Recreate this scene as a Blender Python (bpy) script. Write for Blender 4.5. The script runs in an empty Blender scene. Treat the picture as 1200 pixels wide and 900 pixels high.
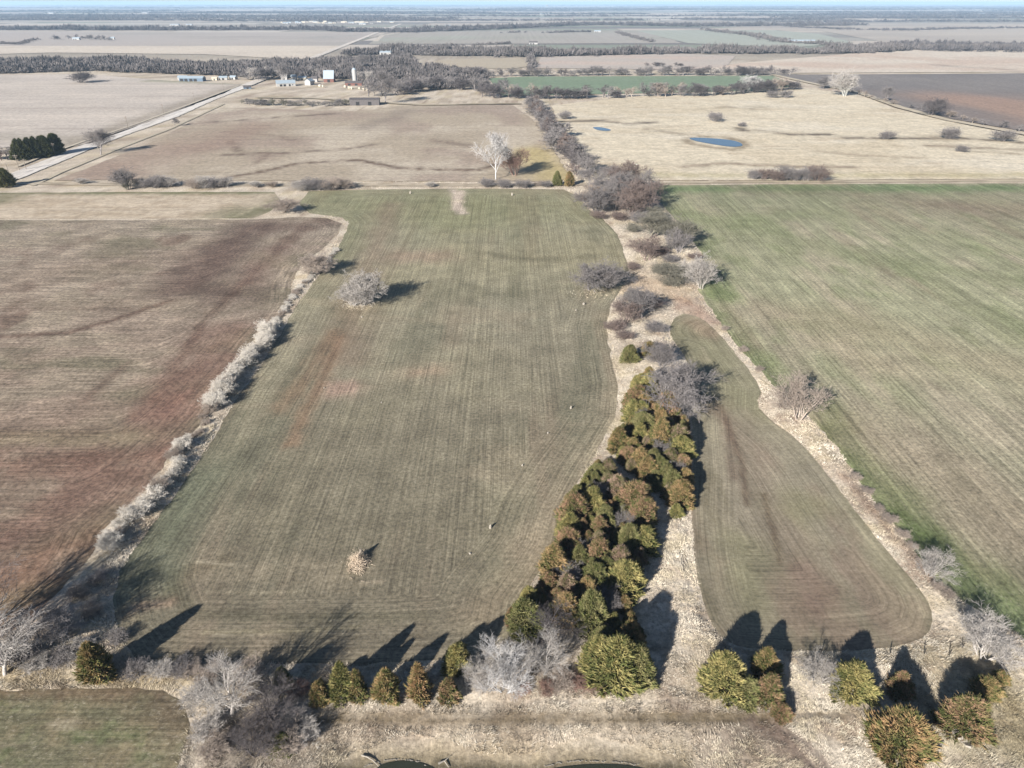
import bpy, math, random
import numpy as np
from mathutils import Vector
from mathutils.geometry import delaunay_2d_cdt

# ------------------------------------------------------------------ camera, sky, sun, exposure
SC = bpy.context.scene
COL = SC.collection
F, H, PITCH = 832.0, 90.0, math.radians(28.25)
cam_d = bpy.data.cameras.new('camera')
cam = bpy.data.objects.new('camera', cam_d)
COL.objects.link(cam)
cam.location = (0, 0, H)
cam.rotation_euler = (math.pi/2 - PITCH, 0, 0)
cam_d.sensor_fit = 'HORIZONTAL'
cam_d.sensor_width = 36
cam_d.lens = 36*F/1200
cam_d.clip_start = 1
cam_d.clip_end = 120000
SC.camera = cam

SUN_EL, SUN_AZ = math.radians(24), math.radians(212)      # azimuth clockwise from +Y
world = bpy.data.worlds.new("World")
SC.world = world
world.use_nodes = True
wt = world.node_tree
sky = wt.nodes.new('ShaderNodeTexSky')
sky.sky_type = 'NISHITA'
sky.sun_disc = False
sky.sun_elevation = SUN_EL
sky.sun_rotation = SUN_AZ
sky.altitude = 400
sky.air_density = 0.8
sky.dust_density = 0.4
sky.ozone_density = 1.5
wt.links.new(sky.outputs[0], wt.nodes['Background'].inputs[0])
wt.nodes['Background'].inputs[1].default_value = 0.05
sun_d = bpy.data.lights.new('sun', 'SUN')
sun_d.energy = 5.0
sun_d.angle = math.radians(0.53)
sun_d.color = (1.0, 0.95, 0.88)
sun = bpy.data.objects.new('sun', sun_d)
COL.objects.link(sun)
sdir = Vector((math.sin(SUN_AZ)*math.cos(SUN_EL), math.cos(SUN_AZ)*math.cos(SUN_EL), math.sin(SUN_EL)))
sun.rotation_euler = sdir.to_track_quat('Z', 'Y').to_euler()
sun.location = (0, 0, 300)
SC.view_settings.view_transform = 'Standard'
SC.view_settings.look = 'None'
SC.view_settings.gamma = 1
SC.view_settings.use_curve_mapping = False
SC.view_settings.exposure = 1.15
SC.cycles.use_denoising = True
SC.cycles.denoising_prefilter = 'ACCURATE'
SC.cycles.denoising_input_passes = 'RGB_ALBEDO_NORMAL'
SC.cycles.max_bounces = 5
SC.cycles.diffuse_bounces = 2
SC.cycles.volume_bounces = 1
SC.cycles.use_adaptive_sampling = True
SC.cycles.adaptive_threshold = 0.01

# ------------------------------------------------------------------ helpers
KEXP = 1.62            # albedo = wanted picture value / KEXP
def C(r, g, b, k=1.0):
    def f(v):
        v = max(0, v)/255.0
        return (v/12.92 if v <= 0.04045 else ((v+0.055)/1.055)**2.4)/KEXP*k
    return np.array([f(r), f(g), f(b)])

def G(px, py):
    """ground point that is seen at (px, py) of the 1200 x 900 photograph"""
    a, b = (px-600)/F, (450-py)/F
    dz = -math.sin(PITCH) + b*math.cos(PITCH)
    dy = math.cos(PITCH) + b*math.sin(PITCH)
    t = H/(-dz)
    return (a*t, dy*t)
def GP(pts): return np.array([G(*p) for p in pts], dtype=float)
def depth(x, y): return y*math.cos(PITCH) + H*math.sin(PITCH)

def _h(ix, iy, s):
    n = (ix.astype(np.int64)*374761393 + iy.astype(np.int64)*668265263 + s*2147483647) & 0xffffffff
    n = ((n ^ (n >> 13))*1274126177) & 0xffffffff
    return ((n ^ (n >> 16)) & 0xffff)/65535.0
def vnoise(x, y, s=0):
    ix, iy = np.floor(x), np.floor(y)
    fx, fy = x-ix, y-iy
    fx, fy = fx*fx*(3-2*fx), fy*fy*(3-2*fy)
    a, b = _h(ix, iy, s), _h(ix+1, iy, s)
    c, d = _h(ix, iy+1, s), _h(ix+1, iy+1, s)
    return (a*(1-fx)+b*fx)*(1-fy) + (c*(1-fx)+d*fx)*fy
def fbm(x, y, s=0, o=4):
    t, w, k = 0, 0, 1.0
    for i in range(o):
        t = t + vnoise(x*2**i+17*i, y*2**i-9*i, s+i)*k
        w += k; k *= 0.55
    return t/w
def sstep(a, b, x):
    t = np.clip((x-a)/(b-a), 0, 1)
    return t*t*(3-2*t)
def dist_poly(P, L, closed=False):
    d = np.full(len(P), 1e9)
    n = len(L)
    if n == 1: return np.hypot(P[:, 0]-L[0, 0], P[:, 1]-L[0, 1])
    for i in range(n if closed else n-1):
        a, b = L[i], L[(i+1) % n]
        ab = b-a
        t = np.clip(((P-a)@ab)/max(ab@ab, 1e-9), 0, 1)
        q = P-(a+t[:, None]*ab)
        d = np.minimum(d, np.hypot(q[:, 0], q[:, 1]))
    return d
def inside(P, L):
    r = np.zeros(len(P), bool)
    n = len(L)
    for i in range(n):
        x1, y1 = L[i]; x2, y2 = L[(i+1) % n]
        if y1 == y2: continue
        c = ((y1 > P[:, 1]) != (y2 > P[:, 1])) & (P[:, 0] < (x2-x1)*(P[:, 1]-y1)/(y2-y1)+x1)
        r ^= c
    return r

def tag(o, label=None, cat=None, group=None, kind=None):
    if label: o['label'] = label
    if cat: o['category'] = cat
    if group: o['group'] = group
    if kind: o['kind'] = kind
    return o

def np_mesh(name, V, Fc, mat=None, smooth=False):
    """V (n,3), Fc (m,k) array of equal polygons"""
    me = bpy.data.meshes.new(name)
    V = np.asarray(V, dtype=np.float32); Fc = np.asarray(Fc, dtype=np.int32)
    m, k = Fc.shape
    me.vertices.add(len(V)); me.vertices.foreach_set('co', V.ravel())
    me.loops.add(m*k); me.loops.foreach_set('vertex_index', Fc.ravel())
    me.polygons.add(m)
    me.polygons.foreach_set('loop_start', np.arange(0, m*k, k, dtype=np.int32))
    me.polygons.foreach_set('loop_total', np.full(m, k, dtype=np.int32))
    me.update(calc_edges=True)
    if smooth: me.polygons.foreach_set('use_smooth', np.ones(m, bool))
    if mat: me.materials.append(mat)
    return me
def link(name, me, parent=None, loc=None, color=None):
    o = bpy.data.objects.new(name, me)
    COL.objects.link(o)
    if parent: o.parent = parent
    if loc is not None: o.location = loc
    if color is not None: o.color = (*[float(c) for c in color], 1)
    return o

class MB:
    """gathers boxes, tubes and prisms into one mesh"""
    def __init__(s): s.v = []; s.f = []
    def box(s, c, d, rz=0, tilt=None):
        n = len(s.v)
        for k in range(8):
            p = Vector(((k & 1)-.5, ((k >> 1) & 1)-.5, ((k >> 2) & 1)-.5))
            p = Vector((p.x*d[0], p.y*d[1], p.z*d[2]))
            if tilt: p.rotate(tilt)
            x, y = p.x*math.cos(rz)-p.y*math.sin(rz), p.x*math.sin(rz)+p.y*math.cos(rz)
            s.v.append((c[0]+x, c[1]+y, c[2]+p.z))
        for q in ((0, 2, 3, 1), (4, 5, 7, 6), (0, 1, 5, 4), (2, 6, 7, 3), (0, 4, 6, 2), (1, 3, 7, 5)):
            s.f.append([n+i for i in q])
        return s
    def tube(s, pts, rs, n=8, cap=True):
        b0 = len(s.v)
        for i, p in enumerate(pts):
            p = Vector(p)
            d = (Vector(pts[min(i+1, len(pts)-1)])-Vector(pts[max(i-1, 0)])).normalized()
            u = d.cross(Vector((0, 0, 1)) if abs(d.z) < .9 else Vector((1, 0, 0))).normalized()
            w = d.cross(u)
            for k in range(n):
                a = 2*math.pi*k/n
                s.v.append(tuple(p+(u*math.cos(a)+w*math.sin(a))*rs[i]))
        for i in range(len(pts)-1):
            for k in range(n):
                a, b = b0+i*n+k, b0+i*n+(k+1) % n
                s.f.append([a, b, b+n, a+n])
        if cap:
            s.f.append([b0+k for k in range(n)][::-1])
            s.f.append([b0+(len(pts)-1)*n+k for k in range(n)])
        return s
    def face(s, pts):
        n = len(s.v); s.v += [tuple(p) for p in pts]; s.f.append(list(range(n, n+len(pts)))); return s
    def build(s, name, mat, parent=None, color=None):
        me = bpy.data.meshes.new(name)
        me.from_pydata(s.v, [], s.f); me.update()
        me.materials.append(mat)
        return link(name, me, parent, color=color)
def empty(name, loc=(0, 0, 0), rz=0, s=1):
    o = bpy.data.objects.new(name, None); COL.objects.link(o)
    o.location = loc; o.rotation_euler = (0, 0, rz); o.scale = (s, s, s) if not hasattr(s, '__len__') else s
    o.empty_display_size = .3
    return o

# ------------------------------------------------------------------ materials
class NT:
    def __init__(s, name):
        s.m = bpy.data.materials.new(name); s.m.use_nodes = True
        s.t = s.m.node_tree; s.b = s.t.nodes['Principled BSDF']
        s.b.inputs['Roughness'].default_value = .9
        s.b.inputs['Specular IOR Level'].default_value = .15
    def n(s, typ, **kw):
        nd = s.t.nodes.new(typ)
        for k, v in kw.items(): setattr(nd, k, v)
        return nd
    def set(s, sock, v):
        if isinstance(v, bpy.types.NodeSocket): s.t.links.new(v, sock)
        elif v is not None:
            if hasattr(v, '__len__') and len(v) == 3 and sock.type == 'RGBA': v = (*[float(x) for x in v], 1)
            sock.default_value = v
    def math(s, op, a, b=0.0, clamp=False):
        nd = s.n('ShaderNodeMath', operation=op, use_clamp=clamp)
        s.set(nd.inputs[0], a); s.set(nd.inputs[1], b); return nd.outputs[0]
    def rng(s, v, a, b, c, d):
        nd = s.n('ShaderNodeMapRange')
        for i, x in enumerate((v, a, b, c, d)): s.set(nd.inputs[i], x)
        return nd.outputs[0]
    def mix(s, f, a, b, mode='MIX'):
        nd = s.n('ShaderNodeMix', data_type='RGBA', blend_type=mode)
        s.set(nd.inputs[0], f); s.set(nd.inputs[6], a); s.set(nd.inputs[7], b); return nd.outputs[2]
    def noise(s, vec, scale, detail=3, rough=.55, dim='3D'):
        nd = s.n('ShaderNodeTexNoise', noise_dimensions=dim)
        s.set(nd.inputs['Vector'], vec); nd.inputs['Scale'].default_value = scale
        nd.inputs['Detail'].default_value = detail; nd.inputs['Roughness'].default_value = rough
        return nd.outputs[0]
    def vmul(s, v, k):
        nd = s.n('ShaderNodeVectorMath', operation='MULTIPLY')
        s.set(nd.inputs[0], v); nd.inputs[1].default_value = k; return nd.outputs[0]
    def grey(s, f):
        nd = s.n('ShaderNodeCombineColor')
        for i in range(3): s.set(nd.inputs[i], f)
        return nd.outputs[0]
    def bump(s, h, strength=.5, dist=.1):
        nd = s.n('ShaderNodeBump'); nd.inputs['Strength'].default_value = strength
        nd.inputs['Distance'].default_value = dist; s.set(nd.inputs['Height'], h)
        s.set(s.b.inputs['Normal'], nd.outputs[0])
    def pos(s): return s.n('ShaderNodeTexCoord').outputs['Object']

def field_mat(name, streak=.25, fine=.3, fleck=.35, fleck_col=(205, 190, 165), patch=.2, fscale=1.6, bump=.5, ucoarse=.45, ufine=2.2, along=.02, fl_lo=.6, row=.3, elong=.5):
    """soil colour from the sheet, broken up by drill rows, residue flecks and clods"""
    t = NT(name)
    col = t.n('ShaderNodeAttribute', attribute_name='soil').outputs['Color']
    u = t.n('ShaderNodeAttribute', attribute_name='rowu').outputs['Fac']
    P = t.pos()
    sep = t.n('ShaderNodeSeparateXYZ'); t.set(sep.inputs[0], P)
    cmb = t.n('ShaderNodeCombineXYZ')
    t.set(cmb.inputs[0], u); t.set(cmb.inputs[1], t.math('MULTIPLY', sep.outputs[0], along)); t.set(cmb.inputs[2], t.math('MULTIPLY', sep.outputs[1], along))
    R = cmb.outputs[0]
    s1 = t.noise(R, ucoarse, 4, .65)
    s2 = t.noise(R, ufine, 3, .7)
    f = t.rng(s1, .3, .7, 1-streak, 1+streak)
    f = t.math('MULTIPLY', f, t.rng(s2, .3, .7, 1-row, 1+row))
    n3 = t.noise(P, .13, 5, .65)
    f = t.math('MULTIPLY', f, t.rng(n3, .3, .7, 1-patch, 1+patch))
    n4 = t.noise(P, fscale, 5, .75)
    f = t.math('MULTIPLY', f, t.rng(n4, .3, .7, 1-fine, 1+fine))
    c = t.mix(1.0, col, t.grey(f), 'MULTIPLY')
    # pale straw flecks drawn out along the rows
    cm2 = t.n('ShaderNodeCombineXYZ')
    t.set(cm2.inputs[0], t.math('MULTIPLY', u, 1.3)); t.set(cm2.inputs[1], t.math('MULTIPLY', sep.outputs[0], elong)); t.set(cm2.inputs[2], t.math('MULTIPLY', sep.outputs[1], elong))
    n5 = t.noise(cm2.outputs[0], 2.0, 5, .8)
    k = t.rng(n5, fl_lo, fl_lo+.14, 0, fleck)
    k = t.math('MULTIPLY', k, t.rng(n3, .35, .62, .15, 1.0))
    c = t.mix(k, c, C(*fleck_col))
    t.set(t.b.inputs['Base Color'], c)
    t.bump(t.math('ADD', n4, t.math('MULTIPLY', s2, .6)), bump, .12)
    return t.m

def obj_mat(name, var=.25, scale=2.0, rough=.9, attr=None):
    """colour of the thing itself (object colour) with grain; attr = second tint carried per spray"""
    t = NT(name)
    oi = t.n('ShaderNodeObjectInfo')
    n = t.noise(t.pos(), scale, 4, .7)
    f = t.rng(n, .3, .7, 1-var, 1+var)
    c = t.mix(1.0, oi.outputs['Color'], t.grey(f), 'MULTIPLY')
    t.set(t.b.inputs['Base Color'], c)
    t.b.inputs['Roughness'].default_value = rough
    return t.m
def plain(name, col, var=.12, scale=1.5, rough=.6, metal=0, spec=.3, bump=0):
    t = NT(name)
    n = t.noise(t.pos(), scale, 4, .6)
    f = t.rng(n, .3, .7, 1-var, 1+var)
    t.set(t.b.inputs['Base Color'], t.mix(1.0, col, t.grey(f), 'MULTIPLY'))
    t.b.inputs['Roughness'].default_value = rough
    t.b.inputs['Metallic'].default_value = metal
    t.b.inputs['Specular IOR Level'].default_value = spec
    if bump: t.bump(n, bump, .05)
    return t.m

def cedar_mat():
    t = NT('cedar_foliage')
    oi = t.n('ShaderNodeObjectInfo')
    at = t.n('ShaderNodeAttribute', attribute_name='tip').outputs['Fac']
    n = t.noise(t.pos(), 1.1, 3, .6)
    k = t.math('ADD', t.rng(n, .35, .65, -.5, .4), t.math('ADD', at, t.rng(oi.outputs['Random'], 0, 1, -.1, .2)))
    k = t.math('MULTIPLY', k, 1, clamp=True)
    c = t.mix(k, C(104, 110, 64, 1.0), oi.outputs['Color'])
    n2 = t.noise(t.pos(), 6, 3, .7)
    c = t.mix(1.0, c, t.grey(t.rng(n2, .3, .7, .7, 1.4)), 'MULTIPLY')
    t.set(t.b.inputs['Base Color'], c)
    return t.m

M_TWIG = obj_mat('twig_bark', .2, 3)
M_BARK = obj_mat('trunk_bark', .3, 5)
M_CEDAR = cedar_mat()
M_CTRUNK = plain('cedar_bark', C(95, 75, 62), .3, 8, .9)
def soil_stuff_mat(name, var=.3, scale=.6):
    t = NT(name)
    col = t.n('ShaderNodeAttribute', attribute_name='soil').outputs['Color']
    n = t.noise(t.pos(), scale, 4, .7)
    t.set(t.b.inputs['Base Color'], t.mix(1.0, col, t.grey(t.rng(n, .3, .7, 1-var, 1+var)), 'MULTIPLY'))
    return t.m
M_GRASS = soil_stuff_mat('dry_grass', .2, .5)
M_WOOD = soil_stuff_mat('distant_twigs', .2, .02)

# ------------------------------------------------------------------ soil painting and sheets
def paint(P, base, alts=(), strokes=(), seed=0):
    x, y = P[:, 0], P[:, 1]
    if hasattr(base[0], '__len__'):                              # field tone by distance, with haze and grazing-view brightening painted in: (tone, py), (tone, py), ...
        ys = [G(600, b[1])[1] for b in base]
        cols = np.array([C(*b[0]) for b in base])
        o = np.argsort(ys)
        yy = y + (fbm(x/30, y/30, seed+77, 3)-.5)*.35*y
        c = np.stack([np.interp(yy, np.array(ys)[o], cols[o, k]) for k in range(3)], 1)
    else:
        c = np.tile(C(*base), (len(P), 1))
    for i, (col, sx, sy, lo, hi, amt) in enumerate(alts):       # drifts of another soil tone; sx, sy metres
        w = sstep(lo, hi, fbm(x/sx, y/sy, seed+31*i, 4))*amt
        c = c*(1-w[:, None]) + C(*col)*w[:, None]
    for i, (pts, wid, col, amt) in enumerate(strokes):
        L = GP(pts)
        d = dist_poly(P, L)
        near = d < wid*4
        if not near.any(): continue
        q = P[near]
        dd = d[near] + (fbm(q[:, 0]/wid*1.3, q[:, 1]/wid*.5, seed+200+i, 3)-.5)*wid*1.4
        w = np.exp(-np.maximum(dd, 0)**2/wid**2)*amt
        c[near] = c[near]*(1-w[:, None]) + C(*col)*w[:, None]
    return c
FIELDS = []
def wobble(L, amp, step_k=.012):
    out = []
    n = len(L)
    for i in range(n):
        a, b = L[i], L[(i+1) % n]
        l = np.hypot(*(b-a)); m = np.hypot(*((a+b)/2))
        k = max(1, int(min(60, l/max(1.2, m*step_k))))
        for j in range(k):
            p = a+(b-a)*j/k
            w = min(amp, l*.05)
            out.append((p[0]+(vnoise(np.array([p[0]*.35]), np.array([p[1]*.35]), 5)[0]-.5)*2*w, p[1]+(vnoise(np.array([p[0]*.35]), np.array([p[1]*.35]), 9)[0]-.5)*2*w))
    return np.array(out)
def smooth_poly(L, it=1):
    for _ in range(it):
        q = []
        n = len(L)
        for i in range(n):
            a, b = L[i], L[(i+1) % n]
            q += [a*.75+b*.25, a*.25+b*.75]
        L = np.array(q)
    return L
def sheet(name, px, z, mat, base, alts=(), strokes=(), seed=0, res=.006, rows='x', headland=0, amp=.5, rnd=0, ymax=None):
    L = GP(px)
    if rnd: L = smooth_poly(L, rnd)
    FIELDS.append(L)
    B = wobble(L, amp)
    x0, y0 = L.min(0); x1, y1 = L.max(0)
    pts = []
    y = y0
    rg = np.random.default_rng(seed+1)
    while y < y1:
        d = math.hypot(y, H)
        sy = max(.4, d*d*res/200); sx = max(.4, d*res)
        xs = np.arange(x0, x1, sx)+rg.uniform(0, sx)
        pts.append(np.stack([xs, np.full(len(xs), y)+rg.uniform(-.2, .2, len(xs))*sy], 1))
        y += sy
    P = np.concatenate(pts)
    vis = np.abs(P[:, 0]) < (depth(0, P[:, 1])*1.0+60)      # nothing finer than the outline far out to the sides
    P = P[vis]
    P = P[inside(P, B)]
    db = dist_poly(P, B[::2], True)
    P = P[db > .35]
    vin = [Vector(p) for p in B]+[Vector(p) for p in P]
    n = len(B)
    vo, _, fo, _, _, _ = delaunay_2d_cdt(vin, [], [list(range(n))], 1, 1e-4)
    V = np.array([(v[0], v[1], z) for v in vo])
    Fc = [f for f in fo if len(f) == 3]
    me = np_mesh(name, V, np.array(Fc), mat)
    Q = V[:, :2]
    col = paint(Q, base, alts, strokes, seed)
    at = me.color_attributes.new('soil', 'FLOAT_COLOR', 'POINT')
    at.data.foreach_set('color', np.concatenate([col, np.ones((len(col), 1))], 1).astype(np.float32).ravel())
    u = Q[:, 0] if rows == 'x' else Q[:, 1]
    if callable(rows): u = rows(Q)
    if headland:
        db = dist_poly(Q, L, True)
        u = np.where(db < headland, db*1.0+300, u)
    ua = me.attributes.new('rowu', 'FLOAT', 'POINT')
    ua.data.foreach_set('value', u.astype(np.float32))
    o = link(name, me)
    return tag(o, kind='structure')

# ------------------------------------------------------------------ the fields near the camera
PALE, STRAW, RUST, MAUVE = (196, 182, 160), (205, 192, 165), (140, 100, 82), (120, 98, 86)
M_MAIN = field_mat('winter_wheat', .12, .55, .45, (198, 186, 160), .22, 1.3, .35, .5, 2.6, .012, .60, .34)
M_TRI = field_mat('drilled_wheat', .13, .34, .38, (198, 184, 162), .18, 1.3, .35, .6, 2.0, .012, .60, .28)
M_EAST = field_mat('thin_wheat', .16, .55, .65, (222, 212, 190), .2, 1.1, .4, .35, 1.6, .02, .54, .34, .7)
M_WEST = field_mat('tilled_soil', .12, .62, .65, (206, 190, 170), .30, .9, .5, .4, 1.6, .04, .55, .34, .8)
M_MID = field_mat('stubble', .08, .30, .35, (215, 198, 172), .10, .35, .3, .12, .5, .004, .58, .09)
M_PRAIRIE = field_mat('pale_prairie', .05, .28, .35, (242, 230, 208), .18, .4, .3, .1, .3, .15, .57, .12, .9)

main_px = [(160, 776), (250, 779), (330, 778), (420, 778), (500, 775), (560, 768), (600, 745), (606, 708), (630, 672), (650, 640), (660, 600),
    (682, 556), (702, 524), (722, 490), (724, 450), (716, 415), (710, 385), (714, 360), (728, 338), (738, 320), (732, 298), (724, 275), (708, 258),
    (688, 244), (680, 232), (660, 222), (560, 221), (440, 222), (362, 224), (350, 238), (362, 250), (402, 255), (409, 262), (404, 275), (398, 286), (387, 306),
    (370, 328), (350, 354), (328, 392), (306, 430), (285, 455), (262, 492), (243, 526), (215, 565), (190, 600), (160, 640), (142, 668), (132, 700), (140, 745)]
def main_rows(Q): return Q[:, 0]
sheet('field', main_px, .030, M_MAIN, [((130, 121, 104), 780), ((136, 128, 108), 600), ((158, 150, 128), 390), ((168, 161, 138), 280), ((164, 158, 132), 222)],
    alts=[((162, 154, 128), 26, 60, .5, .75, .5), ((120, 118, 98), 14, 50, .52, .75, .5), ((150, 134, 114), 9, 70, .5, .75, .6), ((172, 158, 134), 30, 12, .56, .75, .4)],
    strokes=[([(300, 235), (420, 240), (520, 250)], 40, (146, 146, 110), .6), ([(560, 235), (660, 240)], 40, (146, 145, 108), .5),
             ([(440, 335), (520, 300), (640, 300), (700, 300)], 26, (168, 160, 128), .55), ([(400, 420), (420, 345), (460, 240)], 7, (150, 128, 110), .5),
             ([(395, 456), (410, 456)], 4, (188, 158, 140), .7), ([(490, 437), (510, 434)], 3.5, (178, 152, 128), .6), ([(480, 300), (510, 300)], 8, (170, 146, 126), .6),
             ([(330, 480), (365, 430), (390, 390)], 3, (150, 124, 100), .6), ([(340, 520), (385, 430), (400, 395)], 2, (160, 130, 105), .6),
             ([(560, 296), (600, 302), (650, 305), (690, 300)], 3, (116, 110, 88), .5), ([(480, 340), (600, 345)], 10, (115, 112, 88), .35),
             ([(620, 640), (650, 600), (680, 560), (705, 530), (730, 492), (732, 450), (722, 400), (716, 370)], 4.5, (172, 158, 134), .7),
             ([(560, 720), (600, 690), (640, 645)], 4, (160, 145, 122), .6),
             ([(200, 700), (215, 670), (260, 660)], 2.0, (112, 100, 80), .55), ([(200, 690), (240, 720), (330, 724), (500, 722)], 1.4, (105, 102, 82), .4),
             ([(233, 658), (262, 661), (290, 663)], .5, (205, 192, 165), .4), ([(367, 664), (385, 663)], .5, (200, 186, 158), .4),
             ([(240, 692), (290, 695), (360, 693)], .4, (190, 178, 150), .3), ([(240, 741), (330, 740), (420, 735)], .5, (165, 155, 125), .4),
             ([(425, 684), (448, 681)], .5, (200, 184, 158), .6), ([(531, 223), (541, 250)], 2.2, (222, 204, 186), 1.0), ([(541, 224), (534, 245)], 2.2, (212, 194, 176), 1.0),
             ([(150, 690), (190, 640), (240, 560)], 8, (120, 126, 104), .6), ([(150, 720), (170, 705)], 3, (165, 145, 120), .5),
             ([(160, 712), (200, 706)], 1.2, (190, 160, 135), .5), ([(405, 258), (412, 280), (395, 310)], 8, (150, 148, 112), .4)],
    seed=3, res=.0035, rows=main_rows, headland=14, amp=.5)

west_px = [(-260, 258), (0, 258), (150, 258), (300, 257), (350, 254), (385, 256), (401, 262), (396, 274), (380, 290), (352, 312), (342, 330), (340, 352), (322, 380), (298, 412), (268, 450),
    (246, 484), (222, 512), (198, 536), (172, 572), (148, 596), (120, 622), (110, 646), (72, 690), (40, 722), (0, 748), (-60, 765), (-260, 790)]
def west_rows(Q):
    x, y = Q[:, 0], Q[:, 1]
    k = sstep(-55, -115, x + (y-240)*.18)
    return (x*1.0+y*.0)*(1-k) + y*k
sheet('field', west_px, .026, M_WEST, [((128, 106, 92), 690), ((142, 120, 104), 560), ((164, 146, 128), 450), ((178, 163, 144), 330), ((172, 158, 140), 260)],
    alts=[((142, 122, 108), 30, 40, .5, .7, .4), ((164, 150, 130), 22, 14, .5, .68, .7), ((126, 120, 98), 40, 18, .55, .75, .7), ((112, 88, 76), 16, 30, .6, .8, .6)],
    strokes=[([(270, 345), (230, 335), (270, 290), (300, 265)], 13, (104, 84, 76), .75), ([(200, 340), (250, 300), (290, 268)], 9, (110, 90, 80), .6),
             ([(320, 268), (385, 262)], 9, (112, 92, 82), .6),
             ([(0, 355), (100, 356), (200, 357)], 5, (165, 148, 128), .6), ([(0, 395), (80, 390), (130, 376), (200, 352)], 1.8, (105, 82, 70), .75), ([(0, 362), (150, 362)], 2, (122, 104, 90), .5),
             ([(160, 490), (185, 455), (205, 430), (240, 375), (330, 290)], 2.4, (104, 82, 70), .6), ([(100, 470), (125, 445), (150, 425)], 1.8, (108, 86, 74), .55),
             ([(0, 545), (100, 540), (195, 532)], 5, (126, 96, 82), .7), ([(0, 515), (100, 516), (180, 512)], 3, (160, 145, 118), .6), ([(0, 508), (120, 508), (180, 500)], 1.6, (110, 95, 76), .5),
             ([(40, 620), (110, 560), (180, 545)], 10, (136, 106, 92), .5), ([(185, 490), (215, 460), (270, 390)], 9, (144, 112, 98), .55), ([(195, 480), (205, 465)], 5, (150, 112, 98), .55),
             ([(290, 330), (330, 290)], 7, (134, 108, 96), .55), ([(310, 300), (345, 320)], 6, (165, 148, 126), .5), ([(0, 330), (200, 300)], 20, (148, 128, 112), .5),
             ([(0, 690), (60, 650), (110, 630)], 5, (150, 118, 96), .5), ([(20, 705), (60, 690)], 4, (150, 135, 105), .5)],
    seed=11, res=.0035, rows=west_rows, headland=9, amp=.6)
sheet('field', [(-260, 226), (0, 226), (150, 225), (322, 225), (330, 236), (318, 247), (296, 256), (-260, 257)], .022, M_MID, (214, 197, 174),
    alts=[((190, 172, 148), 12, 5, .45, .65, .8)], strokes=[([(-260, 226), (320, 225)], 5, (118, 122, 84), .9), ([(345, 232), (320, 245), (285, 252)], 14, (116, 116, 84), .8), ([(-60, 228), (0, 236), (10, 230)], 8, (120, 118, 85), .7),
        ([(280, 252), (310, 238)], 1.5, (200, 188, 160), .7)], seed=17, rows='y')

east_px = [(757, 217), (900, 216), (1100, 215), (1500, 214), (1900, 500), (1900, 860), (1330, 830), (1200, 748), (1132, 708), (1098, 682), (1064, 636), (1038, 604), (1010, 568), (985, 530),
    (952, 492), (905, 450), (884, 428), (858, 398), (836, 366), (818, 340), (826, 318), (822, 296), (800, 268), (776, 240)]
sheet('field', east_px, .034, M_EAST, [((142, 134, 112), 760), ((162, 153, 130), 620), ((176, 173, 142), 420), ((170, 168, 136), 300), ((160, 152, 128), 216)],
    alts=[((156, 156, 122), 22, 60, .45, .66, .8), ((192, 178, 154), 16, 50, .5, .72, .6), ((158, 142, 120), 12, 70, .55, .75, .5), ((142, 148, 108), 10, 26, .6, .75, .5)],
    strokes=[([(770, 222), (1500, 219)], 10, (118, 136, 92), .9), ([(770, 236), (1500, 232)], 14, (150, 152, 120), .5),
             ([(905, 450), (870, 420), (838, 370)], 6, (120, 130, 86), .7), ([(960, 500), (1000, 548), (1040, 600)], 5, (112, 122, 72), .6), ([(1000, 545), (1050, 580)], 8, (124, 138, 90), .6),
             ([(1090, 640), (1140, 690), (1200, 735), (1330, 815)], 5.5, (112, 126, 86), .85), ([(1110, 640), (1200, 700)], 5, (124, 134, 90), .6), ([(1060, 605), (1080, 625)], 4, (100, 120, 65), .6),
             ([(960, 470), (990, 500)], 5, (116, 126, 80), .7), ([(830, 320), (850, 350)], 6, (116, 134, 82), .7), ([(820, 285), (830, 300)], 6, (118, 130, 90), .6),
             ([(990, 400), (1030, 430)], 8, (188, 172, 146), .6), ([(930, 370), (1000, 380), (1200, 440)], 14, (176, 162, 134), .55), ([(1100, 240), (1200, 245)], 20, (150, 132, 112), .6),
             ([(1020, 500), (1200, 620)], 12, (160, 144, 122), .5), ([(850, 255), (1000, 300), (1200, 330)], 9, (146, 150, 112), .6), ([(790, 250), (850, 262), (940, 250)], 10, (142, 148, 108), .6),
             ([(1200, 255), (1000, 225), (880, 222)], 12, (124, 108, 92), .3)],
    seed=23, res=.0045, rows='x', headland=0, amp=.6)

TRI_E = GP([(842, 390), (870, 424), (894, 456), (894, 482), (938, 518), (970, 555), (1000, 596), (1032, 636), (1062, 672), (1084, 698), (1094, 722), (1088, 744), (1062, 757), (1000, 763), (930, 764), (872, 760)])
TRI_W = GP([(800, 410), (814, 440), (812, 505), (814, 550), (810, 600), (813, 650), (820, 695), (832, 728), (850, 752)])
def tri_rows(Q):
    a, b = dist_poly(Q, TRI_E), dist_poly(Q, TRI_W)
    return np.where(b < np.minimum(9, a), -b, a+50)
tri_px = [(795, 366), (822, 372), (842, 390), (870, 424), (894, 456), (886, 474), (900, 490), (938, 518), (970, 555), (1000, 596), (1032, 636), (1062, 672), (1084, 698), (1094, 722),
    (1088, 744), (1062, 757), (1000, 763), (930, 764), (872, 760), (845, 748), (832, 728), (820, 695), (813, 650), (810, 600), (814, 550), (812, 505), (806, 470), (814, 440), (798, 412), (782, 388)]
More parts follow.
